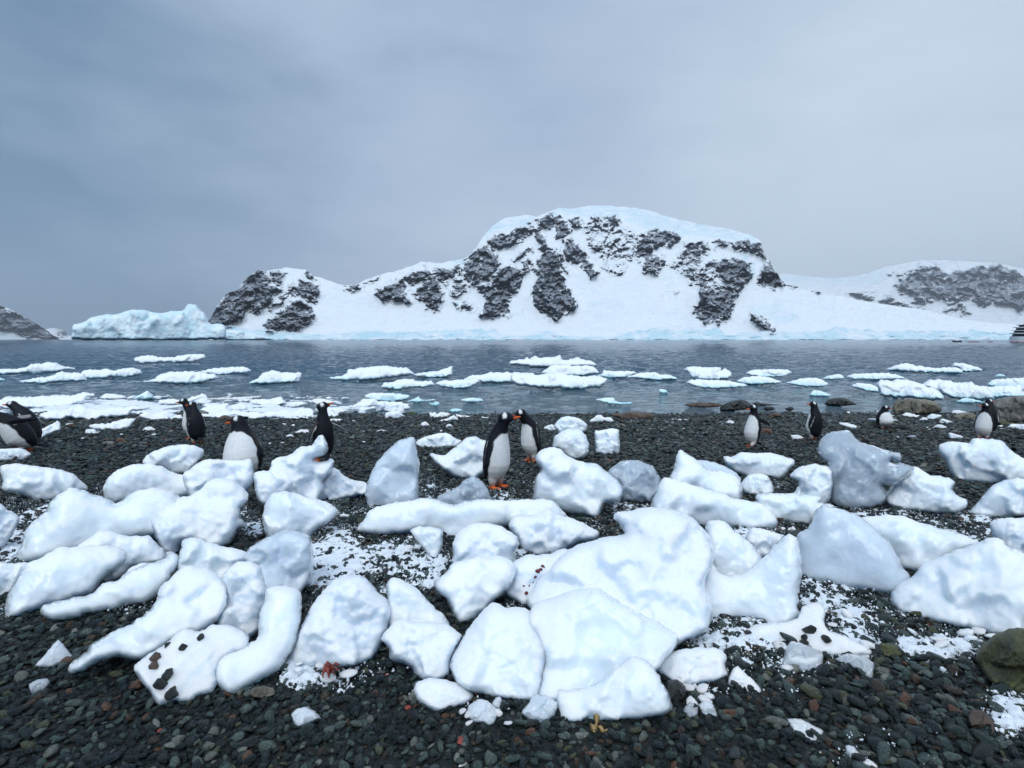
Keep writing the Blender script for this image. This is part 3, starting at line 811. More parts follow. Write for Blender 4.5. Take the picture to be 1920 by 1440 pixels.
block('small oval ice piece lying on the thin flat slab at left', zl((662, 692), (700, 650), (740, 610), (800, 588), (852, 588), (862, 622), (832, 690), (800, 722), (730, 738), (690, 727)), base=1118, lean=15, thick=0.3)
block('snowy ice lump cut by the left frame edge below the seal-like block', zl((-90, 590), (0, 585), (80, 588), (165, 585), (140, 650), (90, 715), (40, 768), (-90, 772)), base=1122)
block('frosted ice lump at the left edge beside snow-dusted pebbles', zl((-100, 240), (0, 255), (42, 290), (95, 315), (107, 345), (82, 392), (40, 462), (0, 502), (-100, 520)), 'snowice')
block('wedge of white ice squeezed between the snow-crusted block and the long slab', zl((1022, 500), (1030, 462), (1080, 440), (1140, 458), (1230, 488), (1330, 508), (1380, 530), (1388, 575), (1330, 640), (1280, 680), (1150, 690), (1020, 660), (1000, 600)), base=1108)
block('long white ice slab with a ragged tail tapering down to the left', zl((990, 640), (1060, 598), (1130, 607), (1210, 638), (1262, 680), (1288, 712), (1278, 790), (1252, 852), (1200, 925), (1120, 970), (1040, 985), (990, 1012), (930, 1050), (850, 1098), (780, 1112), (700, 1095), (640, 1105), (560, 1125), (480, 1162), (400, 1190), (385, 1172), (420, 1130), (500, 1080), (510, 1045), (590, 990), (680, 950), (740, 930), (800, 888), (860, 828), (890, 780), (905, 725), (945, 680)), lean=18, thick=0.30, det=1.4, facets=5, base=1246)
block('upright frosted ice block with a blue-grey hollow beside the long slab', zl((1255, 655), (1300, 608), (1350, 578), (1420, 583), (1462, 610), (1474, 660), (1492, 710), (1488, 760), (1494, 820), (1465, 885), (1455, 955), (1385, 1010), (1300, 1000), (1225, 945), (1240, 860), (1278, 780), (1275, 710)), 'snowice', base=1200, rough=0.16)
apron = block('wide crusted snow-ice apron studded with dark stones at lower left', zl((765, 1160), (850, 1092), (930, 1040), (1000, 970), (1050, 953), (1110, 970), (1150, 958), (1200, 928), (1290, 928), (1362, 958), (1395, 1000), (1375, 1055), (1280, 1095), (1238, 1135), (1218, 1180), (1222, 1255), (1185, 1300), (1120, 1322), (1060, 1362), (985, 1350), (900, 1378), (868, 1340), (850, 1290), (800, 1240), (775, 1200)), 'snowice', lean=26, thick=0.16, facets=2, rough=0.12, det=1.3, base=1318)
block('smooth sausage-shaped bent ice block standing on the shingle at lower left', zl((1508, 735), (1570, 716), (1640, 723), (1682, 750), (1688, 800), (1682, 880), (1672, 960), (1652, 1040), (1622, 1102), (1572, 1172), (1502, 1225), (1400, 1275), (1300, 1325), (1268, 1312), (1222, 1260), (1208, 1190), (1218, 1130), (1258, 1088), (1350, 1050), (1430, 1028), (1460, 990), (1462, 920), (1480, 840), (1500, 790)), thick=0.36, lean=14, facets=1, rough=0.05, soft=10, det=1.3)
block('blocky grey-blue ice chunk with a flat top above the bent sausage block', zl((1382, 550), (1420, 488), (1480, 453), (1560, 423), (1620, 402), (1700, 418), (1742, 440), (1754, 520), (1762, 600), (1748, 670), (1702, 735), (1675, 760), (1560, 775), (1480, 770), (1462, 680), (1440, 610), (1390, 590)), 'greyice', facets=5, thick=0.5, base=1116)
block('upright white triangular ice block pointing right at centre left', zl((1482, 320), (1500, 240), (1530, 200), (1600, 182), (1690, 207), (1760, 222), (1850, 253), (1898, 290), (1882, 322), (1822, 364), (1762, 405), (1735, 450), (1640, 470), (1520, 470), (1496, 400)), base=1014, facets=4)
block('ragged white ice cluster with a horn reaching up beside the dark walking penguin', zb((-12, 985), (100, 975), (130, 900), (170, 870), (270, 845), (330, 798), (420, 788), (460, 738), (492, 712), (522, 760), (532, 800), (512, 838), (445, 853), (415, 885), (470, 900), (535, 895), (556, 878), (575, 895), (562, 950), (532, 992), (496, 1030), (505, 1090), (485, 1130), (440, 1200), (350, 1210), (160, 1215), (60, 1220), (10, 1150)), 'snowice', base=955, det=1.4, facets=5, rough=0.13)
block('small rippled ice lump trailing off the right side of the ragged cluster', zb((485, 1065), (520, 1020), (560, 970), (582, 948), (620, 968), (660, 1010), (740, 1043), (810, 1053), (838, 1080), (832, 1132), (760, 1155), (640, 1180), (540, 1205), (470, 1202), (425, 1180)), 'snowice', facets=5, rough=0.15)
block('tall pale sail-shaped ice fin standing upright left of the penguin pair', zb((832, 1110), (848, 1050), (880, 960), (920, 888), (990, 818), (1060, 758), (1120, 732), (1182, 718), (1194, 780), (1208, 840), (1214, 950), (1214, 1060), (1216, 1150), (1210, 1200), (1100, 1240), (1000, 1250), (860, 1252), (838, 1200)), 'greyice', thick=0.30, facets=3, base=952, sharp=0.5)
block('flat white ice piece lying behind the sail-shaped fin', zb((1198, 762), (1260, 718), (1330, 698), (1430, 687), (1480, 718), (1535, 745), (1512, 782), (1450, 797), (1350, 803), (1250, 798)))
block('broad white ice wedge balanced behind the left penguin of the touching pair', zb((1308, 842), (1360, 853), (1420, 850), (1500, 790), (1570, 730), (1640, 712), (1700, 738), (1745, 770), (1760, 860), (1720, 960), (1665, 1010), (1650, 1032), (1570, 1037), (1480, 1002), (1400, 942), (1340, 890)), facets=3, thick=0.35)
block('translucent grey ice fin between the long bar and the penguin pair', zb((1355, 1195), (1370, 1158), (1450, 1128), (1520, 1088), (1570, 1038), (1640, 1018), (1702, 1058), (1744, 1130), (1770, 1190), (1740, 1240), (1500, 1255), (1390, 1240)), 'clearice', base=952, thick=0.3)
block('long horizontal white ice bar propped over a dark gap at the centre', zm((575, 392), (600, 348), (640, 288), (720, 258), (850, 233), (960, 223), (1050, 238), (1110, 258), (1180, 243), (1280, 228), (1400, 233), (1560, 233), (1672, 238), (1722, 288), (1755, 322), (1690, 345), (1560, 350), (1440, 358), (1350, 372), (1250, 390), (1180, 440), (1130, 470), (1075, 455), (1050, 425), (1000, 402), (900, 397), (820, 407), (750, 418), (640, 414)), thick=0.42, det=1.5, facets=2, soft=3, base=1004)
block('small tooth of ice jutting below the long horizontal bar', zm((868, 405), (920, 380), (1040, 395), (1046, 480), (1012, 572), (960, 522), (915, 462)), facets=2, thick=0.35)
block('jumbled snowy ice block at the right end of the long bar', zm((1428, 370), (1460, 330), (1560, 320), (1640, 288), (1700, 318), (1780, 338), (1850, 368), (1922, 412), (1902, 445), (1800, 470), (1720, 530), (1640, 548), (1560, 538), (1500, 500), (1476, 440)), 'snowice', facets=5, rough=0.14)
block('rounded white ice block, upper one of the stacked pair under the long bar', zm((1113, 520), (1120, 448), (1150, 408), (1200, 370), (1260, 360), (1330, 368), (1400, 393), (1450, 428), (1480, 470), (1452, 512), (1462, 545), (1440, 600), (1300, 630), (1160, 630), (1110, 590)), 'snowice', base=1075, thick=0.5)
block('faceted white ice block, lower one of the stacked pair under the long bar', zm((1005, 702), (1060, 648), (1120, 588), (1200, 566), (1330, 543), (1430, 568), (1454, 630), (1435, 692), (1385, 745), (1335, 795), (1275, 855), (1190, 915), (1140, 905), (1108, 852), (1078, 782), (1018, 742)), facets=5, thick=0.5)
block('big rounded snow-plastered ice boulder with scoured grey flanks', zm((185, 1120), (235, 1000), (278, 900), (330, 808), (380, 738), (440, 678), (500, 653), (580, 657), (640, 698), (690, 758), (742, 798), (763, 850), (744, 930), (714, 1000), (692, 1062), (652, 1118), (560, 1152), (460, 1160), (350, 1165), (230, 1165)), 'snowice', thick=0.48, det=1.4, facets=3, rough=0.14)
block('leaning smooth ice block, upper one right of the snow-plastered boulder', zm((738, 705), (770, 667), (830, 687), (900, 728), (960, 788), (1012, 848), (1065, 890), (1090, 935), (1060, 985), (960, 980), (870, 960), (800, 950), (750, 950), (738, 900), (748, 830)), base=1200, facets=3)
block('crusted ice block with faint orange stains right of the snow-plastered boulder', zm((708, 1010), (760, 935), (820, 897), (900, 917), (980, 923), (1080, 938), (1145, 990), (1122, 1060), (1092, 1130), (1092, 1195), (1040, 1240), (960, 1250), (895, 1210), (875, 1165), (808, 1135), (756, 1115), (755, 1060)), 'snowice', facets=4, rough=0.14)
block('left dome of the great centre ice mass, smooth and rounded', zm((1092, 1155), (1120, 1078), (1170, 998), (1230, 918), (1290, 838), (1332, 807), (1400, 838), (1480, 828), (1570, 870), (1640, 960), (1660, 1080), (1620, 1200), (1582, 1345), (1400, 1342), (1240, 1312), (1128, 1250)), thick=0.5, lean=10, det=1.5, facets=3, soft=4)
block('right dome of the great centre ice mass, creased and sloping', zm((1520, 920), (1570, 818), (1640, 788), (1740, 748), (1830, 733), (1920, 728), (2040, 800), (2160, 870), (2260, 920), (2355, 975), (2372, 1035), (2280, 1140), (2160, 1260), (1900, 1340), (1700, 1350), (1575, 1346), (1590, 1250), (1625, 1110), (1580, 1000)), thick=0.42, lean=16, det=1.6, facets=5, soft=3, rough=0.09)
block('front low ice block resting at the foot of the great centre mass', zr((118, 1300), (140, 1268), (200, 1288), (280, 1298), (350, 1268), (400, 1238), (450, 1178), (520, 1128), (580, 1112), (640, 1138), (692, 1198), (724, 1260), (754, 1320), (778, 1400), (700, 1440), (500, 1460), (200, 1475), (150, 1440)), thick=0.42, lean=8, det=1.3, facets=3)
redice = block('low ice shoulder spotted with dark red droppings at the centre', zm((1395, 725), (1440, 678), (1450, 580), (1520, 548), (1640, 538), (1740, 510), (1840, 560), (1850, 700), (1720, 800), (1590, 840), (1530, 835), (1470, 800), (1425, 765)), 'snowice', base=1137, lean=18, thick=0.35)
block('great white ice mass at the centre, highest broad hump', zr((-30, 800), (10, 710), (100, 600), (170, 538), (260, 478), (370, 438), (500, 430), (522, 410), (500, 370), (455, 320), (478, 288), (560, 283), (700, 278), (800, 283), (870, 308), (930, 358), (985, 420), (1008, 490), (1008, 580), (970, 640), (960, 720), (1000, 800), (1010, 890), (960, 950), (870, 1000), (780, 1030), (640, 1020), (420, 980), (180, 940), (40, 880)), 'snowice', thick=0.36, lean=20, det=1.8, facets=7, soft=2, rough=0.15, base=1206)
block('concave saddle of the centre ice mass ending in a sharp upright fin', zr((930, 700), (1000, 588), (1042, 640), (1100, 660), (1170, 642), (1250, 590), (1330, 520), (1390, 460), (1440, 418), (1482, 440), (1497, 520), (1502, 640), (1494, 720), (1484, 800), (1494, 870), (1422, 925), (1330, 935), (1260, 905), (1180, 890), (1080, 910), (980, 940), (930, 860)), thick=0.24, lean=4, det=1.4, facets=3, soft=4, base=1172)
block('smooth shaded ice hump behind the concave saddle', zr((970, 400), (980, 358), (1040, 347), (1092, 363), (1132, 410), (1202, 458), (1252, 518), (1282, 560), (1240, 660), (1100, 700), (1020, 680), (985, 580)), base=1108, facets=2, soft=6)
block('little snowy ice lump peeking out behind the concave saddle', zr((1195, 445), (1230, 388), (1300, 398), (1405, 440), (1350, 515), (1285, 560), (1245, 540)), 'snowice', base=1050)
block('long smooth wedge of ice in the middle distance, falling to the right', zr((666, 275), (688, 210), (710, 148), (740, 107), (800, 118), (900, 148), (1010, 178), (1120, 218), (1230, 238), (1312, 278), (1362, 328), (1368, 362), (1330, 384), (1200, 382), (1130, 388), (1040, 380), (950, 380), (820, 340), (700, 310)), thick=0.42, facets=3, soft=3, det=1.2)
block('white ice block with a steep pointed peak in the middle distance', zc((1180, 1040), (1220, 948), (1245, 850), (1265, 812), (1312, 848), (1370, 878), (1420, 928), (1500, 985), (1570, 973), (1640, 998), (1702, 1048), (1722, 1100), (1717, 1165), (1690, 1220), (1500, 1250), (1280, 1200)), base=945)
block('flat pale ice block behind the pointed-peak one', zc((1370, 905), (1450, 893), (1530, 912), (1600, 942), (1682, 990), (1715, 1045), (1640, 1110), (1450, 1080)), 'greyice', base=915)
block('round boulder-like ball of clear grey ice with a white band', zc((720, 985), (760, 938), (820, 902), (900, 891), (980, 903), (1062, 948), (1108, 1020), (1118, 1080), (1094, 1142), (1052, 1195), (960, 1202), (860, 1185), (800, 1150), (770, 1060)), 'clearice', thick=0.5, facets=5, base=941)
block('large two-humped white ice block right of the touching penguins', zc((186, 880), (230, 818), (300, 792), (362, 808), (422, 858), (512, 908), (622, 918), (692, 968), (762, 1018), (818, 1080), (818, 1170), (780, 1198), (690, 1208), (652, 1298), (600, 1310), (400, 1285), (330, 1250), (280, 1210), (168, 1185), (172, 1090), (198, 1000), (226, 950)), thick=0.45, det=1.3, facets=4)
block('smooth ball-shaped ice block, lower one of two right of the penguin pair', zc((320, 720), (370, 678), (440, 653), (510, 663), (552, 708), (572, 780), (567, 842), (522, 884), (470, 889), (400, 858), (350, 815), (305, 800)), thick=0.55, facets=1, soft=6)
block('knobby white ice block, upper one of two right of the penguin pair', zc((315, 630), (370, 573), (430, 562), (500, 577), (558, 618), (553, 665), (500, 700), (440, 705), (360, 700), (340, 662)), base=818, facets=5)
block('tiny flat ice chip beside the knobby block near the penguin pair', zc((240, 645), (300, 622), (335, 655), (325, 672), (255, 670)))
block('cube-shaped white ice block standing alone on the shingle', zc((622, 690), (628, 668), (645, 672), (700, 663), (745, 653), (800, 668), (806, 750), (803, 842), (720, 850), (634, 838), (628, 760)), thick=0.45, facets=2, sharp=0.7)
block('white ice slab with an undercut front, near the walking penguin at right', zc((1590, 862), (1640, 870), (1690, 848), (1720, 832), (1800, 838), (1920, 838), (2020, 858), (2110, 888), (2112, 920), (2072, 962), (2032, 1012), (2000, 1036), (1920, 1016), (1800, 1020), (1690, 985), (1610, 925)), facets=4, thick=0.4)
block('small rounded ice lump between the pointed peak and the clear ice head', zs((326, 142), (370, 93), (420, 83), (470, 93), (507, 150), (508, 195), (420, 205), (350, 190)), thick=0.5)
block('small smooth ice block leaning left of the clear ice head', zd((172, 1010), (200, 968), (240, 943), (340, 922), (430, 937), (478, 968), (484, 1040), (474, 1130), (454, 1190), (400, 1240), (280, 1230), (185, 1160), (228, 1092), (232, 1042)), base=949)
block('large clear ice block shaped like an animal head raised above the others', zd((372, 800), (400, 743), (450, 698), (520, 673), (590, 672), (632, 688), (662, 728), (740, 768), (830, 803), (920, 823), (982, 833), (994, 860), (975, 890), (920, 880), (1000, 912), (1085, 945), (1030, 1010), (960, 1060), (850, 1062), (870, 1110), (884, 1145), (850, 1210), (700, 1250), (560, 1240), (468, 1190), (468, 1040), (446, 940), (458, 900), (425, 878), (396, 850)), 'clearice', thick=0.36, det=1.5, facets=5, base=951, rough=0.14)
block('craggy white ice block with a jagged right edge beside the clear ice head', zd((878, 1145), (940, 1078), (980, 1008), (1030, 958), (1090, 942), (1150, 968), (1220, 1008), (1290, 1013), (1362, 1028), (1394, 1060), (1374, 1102), (1404, 1152), (1484, 1190), (1474, 1232), (1420, 1275), (1300, 1282), (1100, 1268), (950, 1240), (886, 1190)), thick=0.42, facets=5, det=1.2)
block('big smooth white ice block at the right edge below the two far right penguins', zd((1292, 782), (1350, 758), (1430, 753), (1510, 763), (1540, 738), (1620, 732), (1740, 747), (1800, 798), (1860, 848), (1920, 878), (2020, 905), (2040, 1000), (1920, 1045), (1800, 1060), (1700, 1066), (1500, 1052), (1420, 1026), (1368, 972), (1338, 902), (1298, 842)), thick=0.45, facets=4, det=1.2)
block('half-buried white ice dome at the right edge of the frame', zd((1495, 1285), (1560, 1228), (1620, 1148), (1680, 1088), (1780, 1042), (1860, 1027), (1920, 1032), (2040, 1050), (2060, 1290), (1920, 1305), (1700, 1312), (1560, 1302)), thick=0.45)
block('low straight ice beam behind the broad grey plate', zs((415, 205), (495, 193), (620, 198), (772, 213), (765, 245), (850, 265), (780, 310), (735, 345), (700, 368), (600, 352), (500, 332), (430, 280)), thick=0.35, facets=2)
block('broad smooth grey plate of ice standing on edge at right', zs((648, 435), (700, 388), (730, 338), (750, 288), (790, 252), (840, 262), (920, 298), (1000, 328), (1062, 378), (1122, 438), (1182, 498), (1218, 570), (1244, 620), (1274, 650), (1274, 692), (1222, 735), (1170, 757), (1080, 747), (1000, 730), (880, 710), (760, 690), (654, 650)), 'greyice', thick=0.22, det=1.5, facets=2, soft=8, rough=0.05)
block('smooth white ice ridge behind the broad grey plate', zs((995, 340), (1080, 322), (1170, 317), (1250, 327), (1332, 358), (1422, 388), (1522, 408), (1602, 438), (1658, 470), (1580, 510), (1490, 560), (1420, 610), (1350, 640), (1280, 630), (1200, 600), (1100, 480)), base=1066, facets=3, soft=3)
block('huge white wedge of ice filling the right edge, ribbed along its flank', zs((1160, 792), (1178, 740), (1240, 688), (1310, 637), (1360, 587), (1440, 547), (1550, 507), (1660, 467), (1720, 447), (1780, 442), (1850, 487), (1920, 537), (2060, 600), (2060, 990), (1900, 990), (1740, 984), (1640, 960), (1560, 940), (1480, 920), (1400, 908), (1300, 880), (1215, 848)), thick=0.42, det=1.6, facets=4, lean=4)
block('frosted ice block at the right edge above the huge ribbed wedge', zs((1732, 360), (1780, 338), (1920, 333), (2050, 338), (2060, 560), (1920, 560), (1830, 540), (1770, 480), (1742, 412)), 'snowice', base=1046)
block('melting ice lump right of the front low block, with snowy top', zr((676, 1145), (740, 1098), (820, 1078), (920, 1063), (1020, 1063), (1083, 1100), (1074, 1160), (1084, 1212), (1030, 1246), (940, 1262), (850, 1280), (760, 1240), (705, 1195)), 'snowice', lean=10)
block('triangular white ice shard lying on pebbles right of the front block', zr((1093, 1262), (1120, 1188), (1150, 1167), (1182, 1200), (1252, 1260), (1284, 1306), (1230, 1338), (1160, 1303)), lean=20, thick=0.22, sharp=0.7)
mound = block('soft snow-ice mound with four black stones, below the sharp fin', zr((1160, 985), (1250, 930), (1340, 928), (1420, 915), (1490, 898), (1520, 828), (1600, 807), (1634, 840), (1624, 900), (1654, 960), (1752, 1000), (1852, 1048), (1895, 1082), (1800, 1098), (1700, 1100), (1600, 1090), (1520, 1075), (1430, 1090), (1350, 1130), (1250, 1100), (1180, 1050)), 'snowice', lean=30, thick=0.16, facets=1, rough=0.14, det=1.3, base=1228)
block('glassy see-through ice pane at the foot of the snow mound', zr((1398, 1172), (1418, 1080), (1450, 1028), (1530, 1045), (1622, 1098), (1624, 1142), (1604, 1214), (1540, 1195), (1480, 1185)), 'clearice', lean=24, thick=0.18, base=1262)
block('glassy ice slab on pebbles to the right of the snow mound', zr((1700, 1130), (1760, 1098), (1850, 1108), (1912, 1150), (1904, 1235), (1870, 1225), (1835, 1185), (1760, 1160)), 'clearice', lean=24, thick=0.2, base=1272)
block('smooth oval ice disk lying on pebbles below the great centre mass', zf((408, 462), (430, 420), (490, 397), (560, 399), (640, 418), (702, 445), (738, 490), (722, 522), (660, 548), (590, 573), (530, 578), (468, 543), (428, 508)), thick=0.45, lean=8, facets=1, soft=5, det=1.1)
block('small grey rounded ice chip right of the oval disk', zf((705, 602), (720, 550), (770, 513), (820, 523), (867, 560), (882, 600), (862, 642), (830, 663), (800, 642), (740, 637)), 'greyice', thick=0.35, lean=10)
block('tiny angular ice chip between the oval disk and the front block', zf((845, 542), (860, 508), (890, 498), (912, 530), (938, 572), (880, 572)), 'greyice', lean=10)
block('stubby translucent ice chunk at the left foot of the front block', zf((1015, 585), (1060, 530), (1090, 488), (1150, 493), (1213, 530), (1194, 602), (1120, 648), (1080, 640)), 'greyice', thick=0.4)
block('small grey dome of ice among pebbles at the bottom left', ze((1640, 600), (1670, 568), (1720, 557), (1772, 583), (1804, 622), (1740, 645), (1670, 670)), 'greyice', thick=0.45)
block('thin triangular pane of grey ice on dark pebbles at lower left', ze((200, 322), (250, 268), (325, 177), (372, 230), (424, 292), (350, 308), (290, 328)), 'greyice', thick=0.2, sharp=0.8)
block('small clear ice pebble low at the bottom left corner', ze((163, 432), (210, 403), (265, 396), (278, 420), (242, 462), (180, 481)), 'clearice', thick=0.35)
block('flat grey ice shard on pebbles at the bottom right', zg((588, 623), (660, 623), (730, 658), (788, 690), (767, 752), (700, 748), (630, 718), (613, 670)), 'greyice', lean=24, thick=0.2, sharp=0.8)
block('left one of two little ice chips below the melting lump', zg((3, 572), (40, 528), (92, 555), (82, 602), (30, 618)), 'clearice')
block('right one of two little ice chips below the melting lump', zg((88, 547), (130, 520), (172, 545), (192, 602), (160, 633), (120, 607)), 'greyice')
block('narrow ice splinter at the bottom edge right of centre', zg((918, 773), (960, 778), (1012, 840), (1012, 872), (970, 905), (930, 880)), 'greyice', sharp=0.7, lean=15, thick=0.25)
block('white ice nub cut by the bottom frame edge', zg((1003, 872), (1040, 848), (1092, 885), (1095, 930), (1008, 930)), 'ice')
block('tiny upright ice stub below the sleek seal-like block', zl((900, 560), (925, 530), (965, 522), (1000, 545), (985, 575), (930, 580)), 'ice', base=1062)

# ------------------------------------------------------------------ floating ice and the shore slush
FLOE = 'ice floes drifting in the bay'
def floe(label, pts, lean=32, thick=0.5, name='ice_floe', cat='ice floe', **k):
    k.setdefault('facets', 3); k.setdefault('edge', 2.0); k.setdefault('rough', 0.16)
    return tag(lump(name, pts, MAT['floe'], lean=lean, thick=thick, water=True, sink=0.0, **k), label, cat, FLOE)
floe('long white floe with a turquoise foot, farthest out on the left', za((1003, 132), (1030, 113), (1130, 107), (1280, 124), (1340, 108), (1430, 94), (1530, 99), (1548, 125), (1500, 142), (1420, 158), (1250, 158), (1080, 168), (1010, 152)))
floe('low white floe with a pointed hump cut by the left frame edge', za((-80, 215), (0, 208), (130, 208), (240, 173), (400, 157), (470, 183), (562, 203), (500, 220), (380, 238), (200, 244), (-80, 252)))
floe('tapering white floe in front of the left-edge humped one', za((143, 297), (230, 280), (380, 260), (430, 235), (470, 224), (500, 235), (600, 235), (648, 265), (643, 297), (500, 305), (300, 320), (180, 312)))
floe('bumpy white floe just right of the tapering one', za((600, 248), (640, 218), (740, 213), (800, 208), (850, 218), (960, 197), (1020, 203), (1068, 235), (1010, 265), (850, 274), (700, 280), (630, 282)))
floe('large sloping white floe near the left, with a long thin prow', za((1018, 302), (1140, 285), (1190, 250), (1270, 228), (1400, 224), (1520, 233), (1600, 243), (1643, 270), (1600, 292), (1480, 318), (1280, 321), (1150, 311)))
floe('white floe with a turquoise hollow behind the one with the prow', za((1490, 228), (1600, 204), (1780, 189), (1850, 198), (1890, 220), (1850, 238), (1760, 245), (1640, 255), (1540, 240)))
floe('sliver of floe at the left frame edge', za((-60, 275), (0, 272), (38, 286), (30, 295), (-60, 300)))
floe('single blocky white floe left of centre', zb((-50, 313), (0, 288), (50, 238), (120, 218), (200, 233), (332, 233), (338, 260), (323, 303), (200, 315), (50, 322)))
floe('long hump-backed floe with a submerged pale shelf at its left', zb((545, 272), (640, 255), (680, 238), (690, 208), (760, 203), (900, 187), (1020, 188), (1130, 203), (1192, 250), (1100, 262), (900, 289), (720, 297), (620, 294)))
floe('boat-shaped floe with an upturned right end', zb((1188, 247), (1280, 230), (1380, 218), (1440, 195), (1470, 188), (1476, 230), (1458, 257), (1400, 274), (1290, 276), (1210, 265)))
floe('low double-humped floe nearer the shore at centre left', zb((942, 337), (960, 313), (1030, 303), (1090, 283), (1180, 283), (1200, 298), (1310, 298), (1344, 325), (1280, 343), (1150, 353), (1060, 364), (960, 353)))
floe('flat smooth floe pointing left at the centre', zb((1348, 317), (1400, 293), (1560, 288), (1640, 278), (1684, 300), (1644, 327), (1580, 353), (1480, 356), (1400, 343)))
floe('long low ice shelf joining the centre floes', zb((1560, 292), (1600, 258), (1700, 248), (1760, 233), (1920, 233), (2080, 240), (2120, 290), (1920, 312), (1720, 312)))
floe('largest flat floe at the centre of the bay', zc((-10, 290), (0, 240), (100, 248), (200, 248), (300, 233), (400, 238), (520, 263), (640, 263), (704, 280), (694, 322), (640, 349), (480, 362), (300, 349), (60, 334), (20, 310)), det=1.2)
floe('jagged floe with little pinnacles, highest of the centre group', zc((-25, 165), (0, 138), (80, 138), (110, 117), (130, 128), (180, 102), (215, 123), (300, 118), (362, 102), (377, 138), (430, 133), (500, 123), (530, 138), (600, 148), (628, 175), (600, 190), (400, 200), (200, 196), (0, 178)))
floe('smooth white mass under the jagged pinnacled floe', zc((220, 235), (290, 183), (350, 173), (500, 183), (600, 183), (643, 220), (643, 245), (500, 262), (360, 262), (260, 255)))
floe('narrow floe leading right from the centre group', zc((636, 262), (680, 233), (690, 213), (740, 223), (900, 223), (934, 240), (840, 274), (740, 276)))
floe('low rounded floe at the right end of the centre group', zc((865, 268), (940, 238), (1060, 230), (1110, 248), (1160, 246), (1222, 265), (1244, 287), (1100, 294), (960, 284)))
floe('tall ragged floe right of centre, two layers high', zc((1285, 207), (1340, 188), (1480, 193), (1560, 196), (1567, 218), (1600, 202), (1645, 235), (1645, 262), (1610, 285), (1480, 292), (1360, 286), (1328, 242)))
floe('smooth lens-shaped floe in front of the tall ragged one', zc((1305, 312), (1350, 288), (1450, 288), (1600, 293), (1720, 313), (1764, 332), (1700, 349), (1540, 359), (1400, 349)))
floe('long thin floe, upper of the pair right of the ragged one', zc((1752, 237), (1800, 216), (1920, 210), (2000, 208), (2070, 213), (2100, 235), (2040, 263), (1920, 272), (1860, 268), (1790, 258)))
floe('long thin floe, lower of the pair right of the ragged one', zc((1685, 297), (1740, 268), (1840, 260), (1920, 266), (1980, 288), (2028, 305), (1990, 318), (1920, 322), (1800, 326), (1715, 318)))
floe('oval floe alone on grey water at right', zd((135, 313), (210, 288), (280, 276), (380, 278), (444, 310), (444, 332), (380, 344), (260, 339)))
floe('small wedge floe behind the oval one', zd((405, 278), (450, 258), (540, 246), (574, 275), (520, 288), (440, 288)))
floe('flat-topped bright floe right of the small wedge', zd((590, 262), (650, 243), (800, 238), (900, 238), (980, 256), (1036, 282), (900, 289), (700, 289), (640, 287)))
floe('large tapering floe farthest out on the right', zd((880, 212), (960, 178), (1040, 166), (1120, 183), (1250, 198), (1400, 193), (1464, 215), (1440, 243), (1250, 240), (1050, 229)))
floe('pointed floe overlapping the far right tapering one', zd((1375, 187), (1400, 163), (1460, 163), (1520, 178), (1606, 207), (1590, 224), (1470, 229), (1435, 203)))
floe('small dome floe left of the big nearshore ice at right', zd((624, 337), (670, 313), (780, 323), (845, 362), (830, 382), (740, 374)))
floe('big smooth grounded ice hump with a knob, nearshore at right', zd((810, 320), (840, 283), (880, 293), (960, 288), (1060, 288), (1120, 313), (1200, 338), (1280, 368), (1310, 425), (1250, 446), (1100, 431), (850, 416), (836, 370)), thick=0.6, det=1.2)
floe('long sloping ice shelf behind the brown-green boulder', zd((1150, 325), (1200, 293), (1320, 288), (1420, 308), (1520, 303), (1560, 328), (1640, 338), (1684, 390), (1694, 432), (1600, 441), (1400, 426), (1270, 385)), det=1.2)
floe('floe at the right edge, upper one', zd((1640, 323), (1680, 293), (1800, 278), (2050, 276), (2050, 346), (1800, 346), (1700, 343)))
floe('floe at the right edge, lower one reaching the grey boulder', zd((1632, 350), (1720, 333), (2050, 338), (2050, 415), (1800, 421), (1670, 420)))
floe('flat ice slip behind the two far right penguins', zd((1415, 447), (1480, 423), (1560, 438), (1625, 457), (1500, 463), (1430, 458)), lean=40)
floe('little peaked floe above the dark shore rock', zd((306, 407), (340, 368), (400, 373), (474, 402), (440, 416), (350, 414)))
floe('curled ice sliver floating before the brown flat rock', zc((626, 436), (700, 423), (762, 423), (774, 448), (830, 458), (904, 453), (880, 473), (740, 474), (670, 455)))
floe('tiny square floe on open water right of centre', zc((1104, 385), (1106, 358), (1150, 362), (1170, 385), (1140, 392)))
floe('small oval floe on calm water left of the penguin pair', zb((1535, 437), (1620, 421), (1690, 430), (1706, 452), (1620, 462), (1560, 453)))
floe('small notched floe on calm water at centre left', zy((980, 150), (1030, 155), (1055, 138), (1100, 145), (1105, 175), (1070, 195), (1020, 180)))
floe('thin oval floe close to the pebble line at centre left', zy((1212, 240), (1250, 218), (1320, 216), (1362, 235), (1330, 255), (1250, 258)))
floe('table-topped floe above the white slush pile', zb((815, 408), (860, 388), (1000, 388), (1142, 400), (1148, 432), (1050, 450), (900, 448), (830, 430)), thick=0.55)
floe('peaked floe with a thin tail right of the table-topped one', zy((745, 135), (820, 105), (865, 82), (890, 105), (940, 122), (1040, 108), (1050, 125), (930, 135), (860, 148)))
floe('cone-shaped floe rising from the slush on the left', za((1000, 432), (1050, 398), (1102, 371), (1144, 400), (1154, 435), (1080, 438)), lean=10)
floe('tiny far floe speck on water at far right', zd((1696, 262), (1730, 246), (1770, 250), (1782, 262), (1740, 268)))
SLUSH = 'brash ice slabs in the slush along the waterline'
